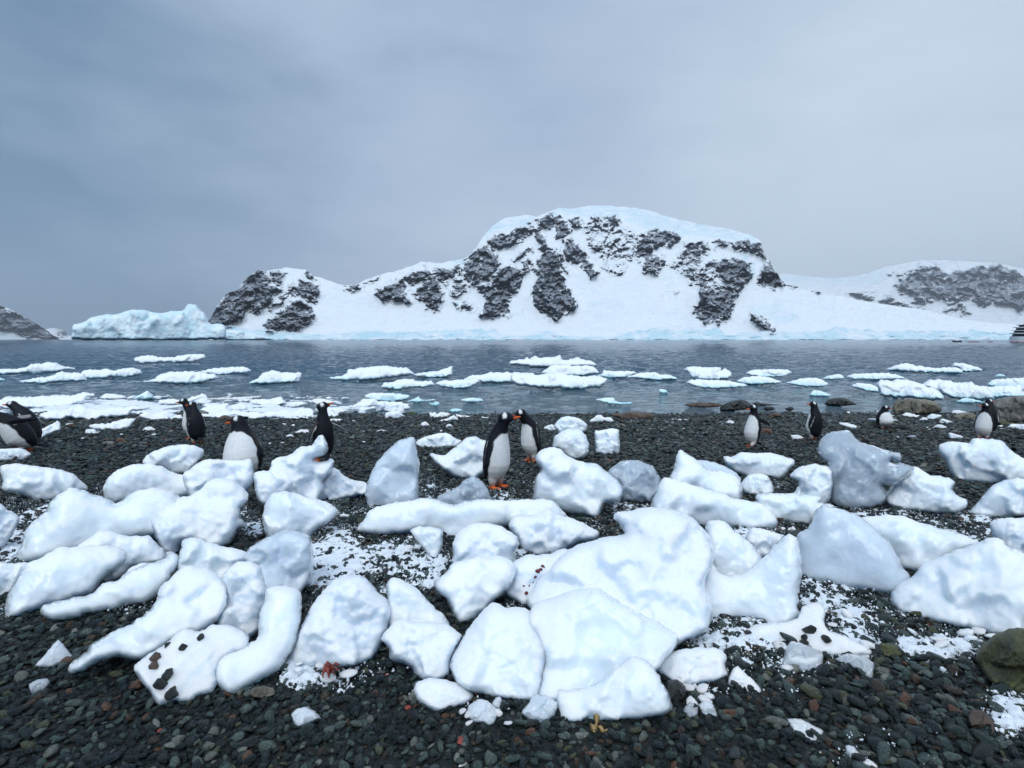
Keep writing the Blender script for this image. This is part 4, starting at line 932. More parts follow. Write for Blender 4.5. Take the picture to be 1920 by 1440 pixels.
def brash(label, pts, **k):
    k.setdefault('lean', 45); k.setdefault('thick', 0.35); k.setdefault('facets', 1); k.setdefault('edge', 2.2); k.setdefault('rough', 0.2)
    return tag(lump('brash_ice', pts, MAT['snowice'], **k), label, 'brash ice', SLUSH)
brash('broadest white slush sheet behind the left penguins', zw((-60, 210), (60, 140), (240, 145), (440, 130), (620, 125), (780, 120), (900, 95), (1050, 95), (1070, 125), (960, 160), (900, 200), (830, 230), (640, 250), (330, 270), (-60, 260)), det=1.4, lean=55)
brash('long slush slab with a blunt right end above the pebble line', zw((420, 340), (560, 290), (760, 270), (870, 215), (960, 230), (980, 260), (1120, 270), (1240, 260), (1400, 250), (1560, 240), (1680, 260), (1620, 290), (1460, 310), (1440, 350), (1240, 365), (1100, 390), (1000, 415), (900, 380), (780, 380), (620, 400), (500, 390)), det=1.5, lean=50)
brash('oblong slush floe right of the broadest sheet', zw((1120, 150), (1180, 110), (1300, 110), (1420, 135), (1400, 160), (1250, 170), (1150, 170)))
brash('flat grey-white ice slab stranded on pebbles behind the left penguins', zw((1000, 465), (1060, 445), (1200, 440), (1330, 405), (1420, 385), (1530, 385), (1490, 440), (1440, 490), (1300, 520), (1130, 515), (1040, 500)))
brash('small round ice cake on pebbles at left', zw((955, 540), (970, 510), (1030, 503), (1085, 520), (1080, 560), (1020, 575), (965, 565)), lean=20)
brash('small ice cake beside the dark-backed penguin pair', zw((1600, 520), (1640, 485), (1700, 478), (1750, 510), (1730, 530), (1650, 530)), lean=20)
brash('ice slab half hidden behind the flippers of the left penguins', zw((590, 440), (640, 410), (680, 430), (675, 520), (620, 530), (440, 620), (440, 520)), lean=20)
brash('ragged slush slab left of the dark-backed penguin pair', zw((1560, 355), (1640, 300), (1760, 330), (1850, 300), (1930, 330), (2040, 345), (2050, 400), (1880, 415), (1720, 405), (1600, 380)))
brash('pale slush floe above the head of the dark-backed penguin', zw((1780, 190), (1830, 170), (1960, 165), (2060, 195), (2000, 225), (1830, 230)))
brash('peaked white ice lump right of the dark-backed penguin pair', [(345, 752), (360, 744), (372, 741), (378, 737), (386, 740), (390, 747), (398, 751), (392, 757), (370, 759), (352, 757)], lean=25)
brash('bubble-shaped ice lump in the slush left of centre', zx((180, 215), (220, 180), (280, 158), (340, 165), (385, 200), (370, 230), (280, 238), (210, 235)), lean=20)
brash('streaky slush floe above the bubble-shaped lump', zx((-120, 100), (60, 92), (250, 85), (400, 78), (540, 72), (520, 88), (420, 100), (300, 110), (60, 112), (-60, 112)), lean=60)
brash('long streaky slush floe left of the dark walking penguin', zx((400, 130), (480, 105), (620, 108), (720, 88), (790, 95), (780, 115), (820, 150), (720, 175), (580, 185), (480, 160)), lean=55)
brash('squarish slush cake left of the walking penguin head', zx((835, 185), (870, 145), (940, 135), (1020, 140), (1050, 165), (960, 190), (880, 200)), lean=40)
brash('wide jumbled slush bank along the pebbles left of the walking penguin', zx((390, 270), (470, 240), (560, 262), (640, 235), (720, 235), (820, 215), (900, 250), (980, 210), (1080, 210), (1130, 250), (1130, 320), (1000, 330), (860, 325), (700, 310), (560, 320), (480, 345), (400, 340)), det=1.4, lean=40)
brash('slush bank behind the white-bellied penguin', zx((-200, 250), (-60, 170), (60, 165), (180, 155), (160, 220), (330, 245), (450, 260), (430, 330), (300, 300), (180, 300), (60, 330), (-100, 330), (-200, 300)), det=1.3, lean=45)
brash('jagged slush slab right of the walking penguin neck', zx((1250, 250), (1300, 215), (1420, 210), (1540, 230), (1500, 250), (1420, 275), (1410, 300), (1330, 325), (1260, 320)), lean=35)
brash('flat slush cake behind the walking penguin head', zx((1100, 130), (1140, 103), (1240, 100), (1330, 125), (1420, 130), (1360, 150), (1180, 165)), lean=50)
brash('little slush slab at the pebble edge beside the walking penguin', zx((1280, 350), (1340, 330), (1440, 332), (1480, 350), (1420, 372), (1320, 375)), lean=30)
brash('main white slush pile grounded at centre left', zy((395, 200), (390, 140), (420, 130), (560, 135), (680, 140), (740, 160), (775, 210), (720, 235), (700, 280), (640, 300), (560, 265), (480, 255), (400, 245)), lean=20, thick=0.4)
brash('lower lobe of the main slush pile reaching the pebbles', zy((490, 330), (500, 265), (560, 250), (660, 245), (690, 280), (715, 300), (670, 318), (645, 340), (560, 338)), lean=15)
brash('left arm of the main slush pile', zy((110, 190), (180, 155), (260, 105), (400, 110), (400, 170), (330, 190), (240, 205), (160, 205)), lean=35)
brash('front left arm of the main slush pile, like a bent finger', zy((185, 210), (240, 195), (300, 205), (380, 185), (390, 220), (300, 235), (270, 258), (205, 258)), lean=25)
brash('spiky shore ice slab at the pebble edge left of the penguin pair', zy((985, 255), (1030, 265), (1045, 248), (1080, 275), (1120, 255), (1225, 268), (1200, 300), (1150, 325), (1080, 332), (1005, 320)), lean=25)
brash('wedge of shore ice in front of the spiky slab', zy((1080, 368), (1140, 335), (1200, 320), (1260, 290), (1300, 310), (1320, 345), (1250, 345), (1200, 372)), lean=25)
brash('thin grey shore ice slab right of the spiky one', zy((1288, 275), (1360, 290), (1430, 295), (1470, 325), (1400, 332), (1310, 325)), lean=40)
brash('little shore ice cap right of the thin grey slab', zy((1575, 302), (1620, 312), (1660, 310), (1645, 335), (1585, 330)), lean=20)
brash('triangular ice chip on the pebbles, left one of two', zy((885, 410), (910, 370), (950, 362), (985, 390), (1020, 418), (950, 422)), lean=5)
brash('triangular ice chip on the pebbles, right one of two', zy((1170, 430), (1190, 395), (1230, 390), (1262, 435), (1210, 438)), lean=5)
brash('shore ice rubble left of the brown flat rock', zz((10, 365), (60, 330), (110, 290), (160, 285), (190, 310), (270, 315), (300, 345), (300, 375), (180, 370), (60, 375)), lean=15)
brash('ice cake leaning on the brown flat rock', zz((278, 335), (285, 300), (330, 300), (375, 315), (370, 340), (310, 342)), lean=10)
brash('white ice strip at the water edge right of the brown rock', zz((950, 330), (1000, 332), (1140, 338), (1145, 362), (1040, 362), (980, 352)), lean=20)
brash('round ice nub at the shore left of the right-hand walking penguin', zz((1565, 375), (1590, 352), (1640, 350), (1665, 375), (1640, 398), (1600, 395)), lean=10)
brash('pale ice shard beside the standing penguin at right', zd((170, 702), (230, 702), (272, 725), (230, 738), (185, 738)), lean=20)
brash('broad ice slab on pebbles left of the squatting penguin', zd((530, 610), (590, 608), (640, 622), (682, 645), (640, 658), (560, 632)), lean=35)
brash('white ice rubble under the tan boulder', zt((440, 225), (480, 222), (560, 240), (690, 280), (620, 290), (430, 275), (400, 250), (280, 270), (280, 250), (380, 255)), lean=30)
brash('angular ice cake right of the tan boulder rubble', zt((700, 285), (770, 238), (900, 255), (840, 300), (800, 318), (730, 305)), lean=20)
brash('small white ice pyramid in front of the tan boulder', zt((612, 325), (660, 280), (715, 290), (742, 330), (680, 337)), lean=5)
brash('arched ice slip left of the small olive boulder', zt((865, 315), (920, 295), (960, 310), (1030, 330), (1040, 345), (985, 350), (970, 375), (940, 345)), lean=25)
brash('peaked ice chip on shingle left of the far right penguins', zt((780, 412), (840, 370), (900, 372), (968, 408), (880, 428)), lean=10)
brash('shard of ice on shingle nearest the far right penguins', zt((985, 470), (1020, 475), (1080, 490), (1165, 520), (1130, 545), (1000, 545)), lean=15)
brash('white ice loaf right of the far right penguins', zt((1712, 405), (1760, 365), (1860, 362), (1990, 375), (1990, 450), (1800, 430)), lean=10)
brash('ice patch behind the small olive boulder', zt((1030, 195), (1120, 192), (1190, 210), (1240, 225), (1160, 238), (1040, 250)), lean=30)
brash('flat ice chip on the pebbles right of the walking penguin', zx((870, 485), (930, 475), (985, 450), (1075, 455), (1070, 500), (950, 508)), lean=20)
brash('small ice chip on the pebbles left of the walking penguin', zx((808, 535), (850, 505), (890, 510), (920, 540), (860, 548)), lean=15)
brash('flat ice chip on the pebbles behind the sail-shaped fin', zy((385, 470), (440, 452), (500, 458), (510, 475), (440, 482)), lean=20)
# grey-white slush of ground-up ice washing along the shore
SLZ = [(60, 752, 130, 14, 1.0), (190, 762, 130, 16, 1.0), (130, 775, 120, 12, 1.0), (290, 768, 70, 14, .9), (300, 750, 60, 9, .5), (240, 745, 70, 8, .5), (440, 765, 70, 16, .9), (470, 750, 80, 8, .7),
    (530, 765, 70, 14, .95), (540, 780, 70, 8, 1.0), (620, 765, 60, 14, .6), (430, 783, 60, 8, 1.0), (600, 748, 70, 8, .6), (690, 765, 40, 14, .55), (740, 765, 30, 14, .4), (0, 745, 60, 8, .8), (680, 750, 60, 6, .4), (350, 785, 30, 5, .8), (860, 778, 60, 6, .35), (1130, 783, 50, 5, .3)]
gx = np.arange(-15.5, 4.5, 0.05); gy = np.arange(11.6, 19.0, 0.045)
X, Y = np.meshgrid(gx, gy)
gz_ = np.maximum(ground_z(X, Y) + 0.03, 0.0)
d = np.stack([X, Y, gz_ - CAMZ], -1)
zf_ = d[..., 1] * CP - d[..., 2] * SP; zu = d[..., 1] * SP + d[..., 2] * CP
PX = 960 + FPX * d[..., 0] / zf_; PY = 720 - FPX * zu / zf_
mk = np.zeros_like(X)
for cx, cy, rx_, ry_, wg in SLZ:
    mk = np.maximum(mk, wg * (1 - smoothstep(0.1, 1.7, ((PX - cx) / rx_) ** 2 + ((PY - cy) / ry_) ** 2)))
q = np.stack([X * 0.9, Y * 1.5, X * 0], -1)
na, nb_ = fbm(q, 4, 0.6), fbm(q * 5, 3, 0.6)
h = -0.085 + 0.105 * mk + (0.075 * na + 0.04 * nb_) * (0.4 + 0.6 * mk) * (mk > 0.02)
h = np.where(h > 0.05, 0.05 + (h - 0.05) * 0.5, h)
ok = (h > -0.01) & (mk > 0.02)
Fq = grid_faces(*X.shape); Fq = Fq[ok.ravel()[Fq].any(1)]
V = np.stack([X, Y, gz_ + h], -1).reshape(-1, 3)
used, inv = np.unique(Fq, return_inverse=True)
slush = mesh_obj('slush', V[used], inv.reshape(Fq.shape), MAT['snow'])
slush['kind'] = 'stuff'
# loose crumbs of ice, too alike to tell apart
CR = []
for k in range(5):
    bm = bmesh.new(); bmesh.ops.create_icosphere(bm, subdivisions=2, radius=1)
    v = np.array([q.co[:] for q in bm.verts])
    for _ in range(5):
        nn = RNG.normal(size=3); nn /= np.linalg.norm(nn); dd = RNG.uniform(0.4, 0.75)
        v = v - 0.9 * np.maximum(0, v @ nn - dd)[:, None] * nn
    v = v * (1 + 0.2 * fbm(v + 9 * k, 2))[:, None] * np.array((1, RNG.uniform(.6, .9), RNG.uniform(.35, .55)))
    for q, c in zip(bm.verts, v): q.co = c
    me = bpy.data.meshes.new('ice_crumb'); bm.to_mesh(me); bm.free()
    me.polygons.foreach_set('use_smooth', np.ones(len(me.polygons), bool)); me.materials.append(MAT['snowice']); CR.append(me)
crumb_spots = []
def crumbs(n, x0, x1, y0, y1, s0, s1):
    for _ in range(n):
        crumb_spots.append((RNG.uniform(x0, x1), RNG.uniform(y0, y1), RNG.uniform(s0, s1)))
crumbs(34, 0, 320, 742, 786, 3, 8); crumbs(40, 380, 700, 742, 787, 3, 9); crumbs(12, 640, 960, 785, 830, 2, 5)
crumbs(14, 1000, 1420, 786, 812, 2, 4); crumbs(18, 1560, 1900, 770, 822, 2, 6); crumbs(10, 130, 330, 790, 830, 2, 5); crumbs(10, 500, 700, 790, 850, 2, 5)
crumbs(14, 1390, 1650, 1150, 1270, 5, 13); crumbs(9, 1270, 1360, 1240, 1340, 5, 12); crumbs(8, 540, 660, 1230, 1300, 5, 12); crumbs(6, 860, 960, 1310, 1370, 5, 11); crumbs(8, 1700, 1860, 1170, 1240, 5, 11); crumbs(6, 560, 700, 960, 1060, 4, 9); crumbs(7, 760, 830, 990, 1050, 3, 8); crumbs(6, 1380, 1500, 990, 1040, 3, 8)
for i, (a, b, s) in enumerate(crumb_spots):
    p = at(a, b); sc = s / FPX * np.linalg.norm(p - CAM)
    o = bpy.data.objects.new('ice_crumb', CR[i % 5]); COL.objects.link(o)
    o.location = (p[0], p[1], max(p[2], 0) + sc * 0.15 + (0.02 if b > 790 else 0)); o.scale = (sc * RNG.uniform(.8, 1.5), sc, sc); o.rotation_euler = (RNG.normal(0, .2), RNG.normal(0, .2), RNG.uniform(0, 6.28))
    if b < 790: tag(o, 'small loose white ice crumb in the slush at the waterline', 'ice crumb', 'ice crumbs in the waterline slush')
    elif b < 900: tag(o, 'small loose white ice crumb scattered on the far shingle', 'ice crumb', 'ice crumbs on the far shingle')
    else: tag(o, 'small loose white ice crumb on shingle between the big blocks', 'ice crumb', 'ice crumbs between the big blocks')

# the iceberg and the grounded bits far across the bay
m = M('glacier_ice')
p = m.pos()
n1 = m.noise(0.035, 6, 0.65, p, stretch=(1, 1, 1.6), dist=0.7); n2 = m.noise(0.12, 5, 0.7, p)
zsep = m.node('ShaderNodeSeparateXYZ'); m.l.new(p, zsep.inputs[0])
c = m.mix(m.rng(n1, 0.34, 0.62), (0.86, 0.92, 0.94), (0.62, 0.82, 0.88))
c = m.mix(m.rng(n2, 0.62, 0.74, 0, 0.7), c, (0.40, 0.70, 0.82))
c = m.mix(m.rng(zsep.outputs['Z'], 1.0, 5.0), (0.28, 0.66, 0.76), c)
MAT['berg'] = m.set(Base_Color=c, Roughness=0.6, Normal=m.bump(m.math('ADD', n1, m.math('MULTIPLY', n2, 0.5)), 0.8, 5.0))
def zk(*p): return [(a / 4, 520 + b / 4) for a, b in p]
berg = lump('iceberg', zk((545, 468), (545, 400), (556, 355), (620, 335), (700, 292), (790, 282), (870, 275), (950, 252), (1010, 243), (1080, 248), (1150, 262), (1220, 268), (1280, 255), (1375, 248), (1398, 215), (1420, 198), (1470, 205), (1495, 235), (1540, 275), (1562, 335), (1590, 350), (1660, 350), (1692, 365), (1700, 440), (1725, 466), (1400, 472), (900, 472)), MAT['berg'], thick=0.42, lean=16, base=HORIZON + 1.6, sink=0, facets=4, rough=0.18, sharp=0.6, det=2.6, edge=0.7)
tag(berg, 'large pale turquoise iceberg with a tower at its right end, left of the mountain', 'iceberg')
tag(lump('iceberg', zk((1690, 470), (1692, 395), (1760, 400), (1830, 405), (1900, 420), (1990, 440), (2060, 468), (1900, 472)), MAT['berg'], thick=0.5, lean=20, base=HORIZON + 1.3, sink=0, facets=2, rough=0.2, det=1.2), 'low pale iceberg trailing right of the large turquoise one', 'iceberg')

# ------------------------------------------------------------------ shore rocks
ROCK = 'rocks along the waterline'
def rock(label, pts, mat, group=ROCK, name='shore_rock', cat='rock', **k):
    k.setdefault('thick', 0.5); k.setdefault('facets', 4); k.setdefault('sharp', 0.4); k.setdefault('rough', 0.12)
    return tag(lump(name, pts, MAT[mat], **k), label, cat, group)
rock('flat reddish-brown rock slab at the water edge in the middle', zz((280, 290), (300, 270), (370, 268), (400, 275), (440, 255), (540, 245), (660, 255), (750, 272), (762, 300), (755, 345), (640, 352), (500, 352), (400, 342), (370, 315), (300, 305)), 'rock_brown', lean=15)
rock('low brown rock barely showing above the water', zz((1095, 175), (1150, 155), (1250, 143), (1400, 145), (1490, 155), (1520, 172), (1480, 195), (1320, 203), (1200, 198)), 'rock_brown', lean=30)
rock('large black rock behind the walking penguin at right', zz((1500, 235), (1505, 185), (1560, 155), (1640, 125), (1740, 112), (1800, 130), (1860, 170), (1850, 220), (1700, 235), (1580, 245)), 'rock_dark')
rock('pointed black rock standing at the pebble edge', zz((1155, 375), (1190, 345), (1270, 325), (1365, 307), (1368, 370), (1280, 388), (1200, 390)), 'rock_dark', sharp=0.8)
rock('low black rock right of the large black one', zd((-35, 510), (-20, 490), (0, 488), (40, 490), (45, 510), (0, 518)), 'rock_dark')
rock('grey-black rock trailing right of the large black one', zd((-120, 470), (-90, 452), (-40, 462), (30, 470), (70, 474), (20, 480), (-60, 484)), 'rock_dark', lean=20)
rock('small round grey rock in the shallows at right', zd((128, 505), (150, 493), (185, 493), (194, 510), (170, 518), (135, 514)), 'rock_dark')
rock('brown wet rock in the shallows between the two right-hand penguins', zd((0, 580), (10, 550), (40, 535), (85, 538), (105, 560), (70, 568), (40, 582)), 'rock_brown')
rock('dark angular rock rising from the water at right', zd((420, 465), (455, 435), (520, 422), (580, 425), (640, 455), (662, 472), (610, 480), (500, 486), (450, 480)), 'rock_dark', facets=6)
rock('thin black rock at the edge behind the standing right penguin', zd((395, 545), (440, 540), (475, 548), (450, 562), (410, 562)), 'rock_dark')
rock('big tan boulder with dark cracks at the right shore', zd((932, 520), (935, 475), (960, 442), (1040, 430), (1180, 432), (1260, 452), (1298, 490), (1296, 525), (1220, 545), (1060, 550), (960, 550)), 'rock_tan', thick=0.5, det=1.3)
rock('largest speckled grey boulder cut by the right frame edge', zd((1690, 570), (1700, 500), (1690, 455), (1760, 420), (1860, 405), (2000, 405), (2080, 440), (2080, 600), (1940, 620), (1800, 618), (1720, 600)), 'rock_grey', thick=0.5, det=1.4)
rock('small olive boulder behind the far right penguins', zt((1040, 270), (1090, 235), (1170, 215), (1280, 225), (1330, 260), (1300, 310), (1200, 315), (1080, 305)), 'rock_tan')
rock('dark mossy shelf under the speckled grey boulder', zd((1680, 560), (1740, 585), (1860, 612), (2040, 610), (2040, 640), (1800, 640), (1690, 610)), 'rock_moss', lean=20)
rock('blue-black wedge stone beside the squatting penguin', zt((270, 430), (310, 380), (370, 355), (440, 370), (510, 395), (490, 430), (380, 440)), 'stone_black', group=None)
rock('dark weedy stone in the shallows at centre left', zy((765, 285), (770, 255), (800, 245), (830, 265), (842, 285), (800, 295)), 'rock_moss')
rock('flat dark stone by the slush right of the walking penguin', zx((1425, 290), (1470, 268), (1530, 290), (1565, 308), (1510, 318), (1450, 308)), 'rock_dark')
rock('brown stone at the slush edge left of the white-bellied penguin', zx((80, 350), (85, 300), (130, 288), (200, 305), (240, 330), (200, 365), (120, 375)), 'rock_brown')
rock('dark brown stone pair at the slush edge on the left', zw((815, 390), (835, 345), (880, 340), (945, 365), (930, 395), (870, 400)), 'rock_brown')
rock('rusty stone at the slush edge on the far left', zw((690, 400), (740, 380), (810, 370), (815, 395), (740, 412)), 'rock_rust')
rock('orange-brown stone on shingle behind the left penguins', zw((750, 490), (765, 450), (830, 440), (850, 460), (810, 490)), 'rock_rust', group=None)
rock('long tan stone right of the walking penguin at right', [(1424, 812), (1430, 803), (1443, 803), (1449, 810), (1445, 816), (1432, 816)], 'rock_rust', group=None)
rock('pale pink stone on shingle at left', za((765, 765), (790, 750), (840, 748), (865, 765), (840, 778), (790, 778)), 'rock_grey', group=None, lean=15)
rock('rounded brown stone on shingle at left', za((860, 755), (880, 728), (920, 725), (960, 755), (920, 768)), 'rock_rust', group=None)
rock('brown stone showing between two ice blocks at left', za((1430, 970), (1460, 910), (1510, 870), (1550, 885), (1510, 920), (1470, 960)), 'rock_brown', group=None)
rock('big mossy green boulder at the lower right edge', zs((1650, 1130), (1655, 1080), (1700, 1030), (1760, 980), (1840, 950), (1920, 945), (2040, 960), (2060, 1300), (1920, 1330), (1800, 1300), (1720, 1250), (1680, 1190)), 'rock_moss', group=None, name='boulder', cat='boulder', det=1.5, thick=0.5)
rock('flat purple-brown stone on the shingle at lower right', zg((1600, 620), (1625, 570), (1690, 575), (1750, 640), (1760, 710), (1700, 745), (1640, 700)), 'rock_brown', group=None, lean=20)
rock('flat orange stone above the purple-brown one', zg((1600, 515), (1660, 510), (1740, 545), (1785, 590), (1740, 600), (1660, 560)), 'rock_rust', group=None, lean=25, thick=0.3)
rock('mottled olive stone at the snow edge, lower right', zg((1100, 230), (1120, 195), (1190, 205), (1240, 255), (1210, 280), (1130, 270)), 'rock_moss', group=None, lean=15)
rock('rust-red flat stone below the glassy slab', zg((835, 385), (880, 370), (940, 400), (950, 415), (880, 410)), 'rock_rust', group=None, lean=25)
rock('brown stone beside the melting ice lump', zg((475, 225), (500, 190), (550, 185), (575, 215), (540, 245), (490, 245)), 'rock_tan', group=None)
rock('reddish stone below the two little ice chips', zg((200, 585), (240, 565), (300, 570), (305, 610), (250, 625), (210, 615)), 'rock_rust', group=None)
rock('dark rounded stone with snow at the foot of the melting lump', zr((735, 1300), (750, 1250), (810, 1240), (855, 1280), (860, 1340), (820, 1390), (770, 1370)), 'rock_dark', group=None)
rock('grey-green stone at the foot of the bent sausage block', zl((1400, 1330), (1420, 1290), (1480, 1275), (1540, 1290), (1545, 1330), (1480, 1350)), 'rock_tan', group=None)
rock('flat brown stone at the snow apron edge', zl((710, 1290), (760, 1250), (795, 1235), (797, 1290), (740, 1310)), 'rock_rust', group=None, lean=15)
rock('broad dark slate lying at the bottom left of centre', ze((1330, 770), (1380, 735), (1450, 720), (1450, 770), (1390, 790)), 'stone_black', group=None, lean=20, thick=0.3)
# ------------------------------------------------------------------ penguins
pm = M('penguin_plumage')
colr = pm.node('ShaderNodeAttribute', attribute_name='Col', attribute_type='GEOMETRY').outputs['Color']
fn = pm.noise(55, 4, 0.7, stretch=(1, 1, 0.35)); fn2 = pm.noise(9, 3, 0.6)
cc = pm.mix(1.0, colr, pm.ramp(fn, [(0.3, 0.80), (0.7, 1.0)]), 'MULTIPLY')
MAT['plumage'] = pm.set(Base_Color=cc, Roughness=0.62, Specular_IOR_Level=0.22,
                        Normal=pm.bump(pm.math('ADD', fn, pm.math('MULTIPLY', fn2, 0.5)), 0.35, 0.01))
me_ = M('penguin_eye'); MAT['eye'] = me_.set(Base_Color=(0.02, 0.012, 0.008), Roughness=0.08)
BLACK = (0.006, 0.0075, 0.013); WHITE = (0.86, 0.86, 0.85); ORANGE = (0.80, 0.145, 0.030); BROWN = (0.075, 0.048, 0.042); GREY = (0.42, 0.41, 0.42); DIRT = (0.60, 0.52, 0.42)

def rot2(a): return np.array([[math.cos(a), -math.sin(a)], [math.sin(a), math.cos(a)]])
def tube(secs, nseg, colf):
    """secs: (centre, axis1, axis2) rings; returns verts, faces, colours"""
    V, Cc, F = [], [], []
    for i, (c, a, b) in enumerate(secs):
        for k in range(nseg):
            th = 2 * math.pi * k / nseg
            V.append(np.asarray(c) + math.cos(th) * np.asarray(a) + math.sin(th) * np.asarray(b))
            Cc.append(colf(i, th))
    n = len(secs)
    for i in range(n - 1):
        for k in range(nseg):
            k2 = (k + 1) % nseg
            F.append((i * nseg + k, i * nseg + k2, (i + 1) * nseg + k2, (i + 1) * nseg + k))
    F.append(tuple(range(nseg))[::-1]); F.append(tuple((n - 1) * nseg + k for k in range(nseg)))
    return V, F, Cc
def lerp_table(tab, s):
    tab = np.asarray(tab, float)
    return [np.interp(s, tab[:, 0], tab[:, j]) for j in range(1, tab.shape[1])]

def penguin(label, px, py, height, heading, lean=6, neck=10, yaw=0, pitch=0, lf=(8, 0), rf=(8, 0), step=0.0, squat=1.0, fat=1.0,
            voxel=0.0055, dirt=0.0, brown=False, group='gentoo penguins on the shingle', throat=0.0, off=(0, 0), tail=1.0, fl_len=0.25, roll=0.0, bib=0.0):
    """a standing gentoo: +X is forward, +Z up; lf/rf = (lift from the side, sweep backwards) of the flippers in degrees"""
    V, F, Cs = [], [], []
    def add(t):
        n = len(V); V.extend(t[0]); Cs.extend(t[2]); F.extend([tuple(i + n for i in f) for f in t[1]])
    # spine
    tabw = [(0, .030, .030), (.02, .074, .070), (.06, .108, .104), (.12, .130, .128), (.19, .138, .139), (.27, .135, .136), (.34, .124, .124), (.40, .109, .108),
            (.45, .089, .090), (.49, .073, .077), (.53, .060, .066), (.57, .054, .060), (.60, .052, .058)]
    ss = np.linspace(0, .60, 46)
    pos = np.array((0.0, 0.055)); prev = 0.0; rings = []; ang_at = {}
    for s in ss:
        tl = R(lean) * smoothstep(0.0, 0.22, s) + R(neck) * smoothstep(0.34, 0.54, s)
        ds = (s - prev) * squat
        pos = pos + ds * np.array((math.sin(tl), math.cos(tl))); prev = s
        w, d = lerp_table(tabw, s)
        f = fat * (1 + (1 / squat - 1) * 0.30)
        belly = 0.018 * math.exp(-((s - .17) / .11) ** 2) * f
        c = np.array((pos[0] + belly * math.cos(tl), 0, pos[1] - belly * math.sin(tl)))
        rings.append((c, d * f * np.array((math.cos(tl), 0, -math.sin(tl))), w * f * np.array((0, 1.0, 0)), s, tl))
    rr = np.random.default_rng(int(px * 7 + py))
    def bodycol(i, th):
        s = rings[i][3]; a = abs((th + math.pi) % (2 * math.pi) - math.pi)
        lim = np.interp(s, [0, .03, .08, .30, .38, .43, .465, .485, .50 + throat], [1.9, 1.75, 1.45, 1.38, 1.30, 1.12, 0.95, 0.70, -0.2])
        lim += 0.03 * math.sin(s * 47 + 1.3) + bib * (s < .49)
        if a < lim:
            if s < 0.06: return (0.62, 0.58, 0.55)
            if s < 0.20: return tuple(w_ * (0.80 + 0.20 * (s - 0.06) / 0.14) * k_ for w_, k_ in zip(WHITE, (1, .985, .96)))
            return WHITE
        return BLACK
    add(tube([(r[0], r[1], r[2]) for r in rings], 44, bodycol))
    # head
    hb = rings[-1]; tl = hb[4]
    hc = hb[0] + np.array((0.012, 0, 0.006))
    yw, pt = R(yaw), R(pitch)
    fx = np.array((math.cos(yw) * math.cos(pt), math.sin(yw) * math.cos(pt), math.sin(pt)))
    fy = np.array((-math.sin(yw), math.cos(yw), 0.0)); fz = np.cross(fx, fy)
    def headcol(i, th):
        u = hs[i][0]; y = math.sin(th); z = math.cos(th)
        # white patch over each eye, joined across the crown
        if -0.030 < u < 0.030 and z > 0.12:
            wide = 0.019 if abs(y) > 0.5 else 0.009
            if z > 0.22 and abs(u - 0.004) < wide: return (0.86, 0.86, 0.85)
        return BLACK
    hs = [(u, 0.052 * math.sqrt(max(0.0, 1 - (u / 0.066) ** 2)) ** 0.9 + 0.002) for u in np.linspace(-.0655, .0655, 25)]
    add(tube([(hc + fx * u + fz * 0.004, fz * r * 0.98, fy * r * 0.92) for u, r in hs], 28, headcol))
    # bill: a tapering wedge, black ridge, orange sides
    bs = [(0.045, .022, .030), (0.065, .0165, .022), (0.085, .0125, .0155), (0.105, .0095, .0115), (0.125, .0075, .0085), (0.138, .004, .005)]
    def billcol(i, th):
        if i < 2: return BLACK
        if i == 2: return ORANGE if math.cos(th) < 0.6 else BLACK
        return BLACK if (math.cos(th) > 0.86) else ORANGE
    add(tube([(hc + fx * u + fz * (-0.006 - 0.06 * max(0, u - 0.09)), fz * r2, fy * r1) for u, r1, r2 in bs], 16, billcol))
    # flippers
    si = int(np.argmin(abs(ss - 0.415)))
    rs = rings[si]; tl = rs[4]
    for side, (lift, sweep) in ((1, lf), (-1, rf)):
        root = rs[0] + np.array((0, side * rs[2][1] * 0.86, 0)) * 1.0 - 0.012 * rs[1] / np.linalg.norm(rs[1])
        a, b = R(lift), R(sweep)
        # straight down along the torso, then lifted sideways, then swept back
        dn = np.array((-math.sin(R(lean)), 0, -math.cos(R(lean)))); bk = np.array((-math.cos(R(lean)), 0, math.sin(R(lean)))); ot = np.array((0, side, 0.0))
        d0 = dn * math.cos(a) + ot * math.sin(a)
        dv = d0 * math.cos(b) + bk * math.sin(b)
        dv /= np.linalg.norm(dv)
        wv = bk - dv * (bk @ dv)
        if np.linalg.norm(wv) < 0.2: wv = -dn - dv * (-dn @ dv)
        wv /= np.linalg.norm(wv)
        if sweep > 45: # a swept flipper shows its edge: the broad face turns outwards
            wv = dn - dv * (dn @ dv); wv /= np.linalg.norm(wv); wv = -wv if wv[2] > 0 else wv
        nv = np.cross(dv, wv); nv = nv if nv @ (ot + 0.3 * -bk) > 0 else -nv
        L = fl_len
        fl = []
        for t in np.linspace(-0.10, 1, 22):
            w = np.interp(t, [-.10, 0, .15, .45, .75, .92, 1], [.018, .026, .034, .036, .028, .017, .006])
            th = np.interp(t, [-.10, 0, .4, 1], [.018, .015, .0085, .005])
            bow = -0.020 * side * 0 + 0.016 * math.sin(max(0, t) * math.pi)
            curve = nv * (0.010 * math.sin(max(0, t) * math.pi)) + wv * (0.020 * max(0, t) ** 2)
            fl.append((root + dv * (t * L) + curve, wv * w, nv * th, t))
        def flcol(i, th):
            t = fl[i][3]
            if math.cos(th) > 0.93 and 0.1 < t < 0.9: return WHITE          # pale trailing edge
            if math.sin(th) < -0.05:
                return GREY if 0.12 < t < 0.85 and math.cos(th) > -0.85 else BLACK
            if brown and t < 0.45: return BROWN
            return BLACK
        add(tube([(q[0], q[1], q[2]) for q in fl], 26, flcol))
    # tail of stiff feathers
    s1 = rings[3]
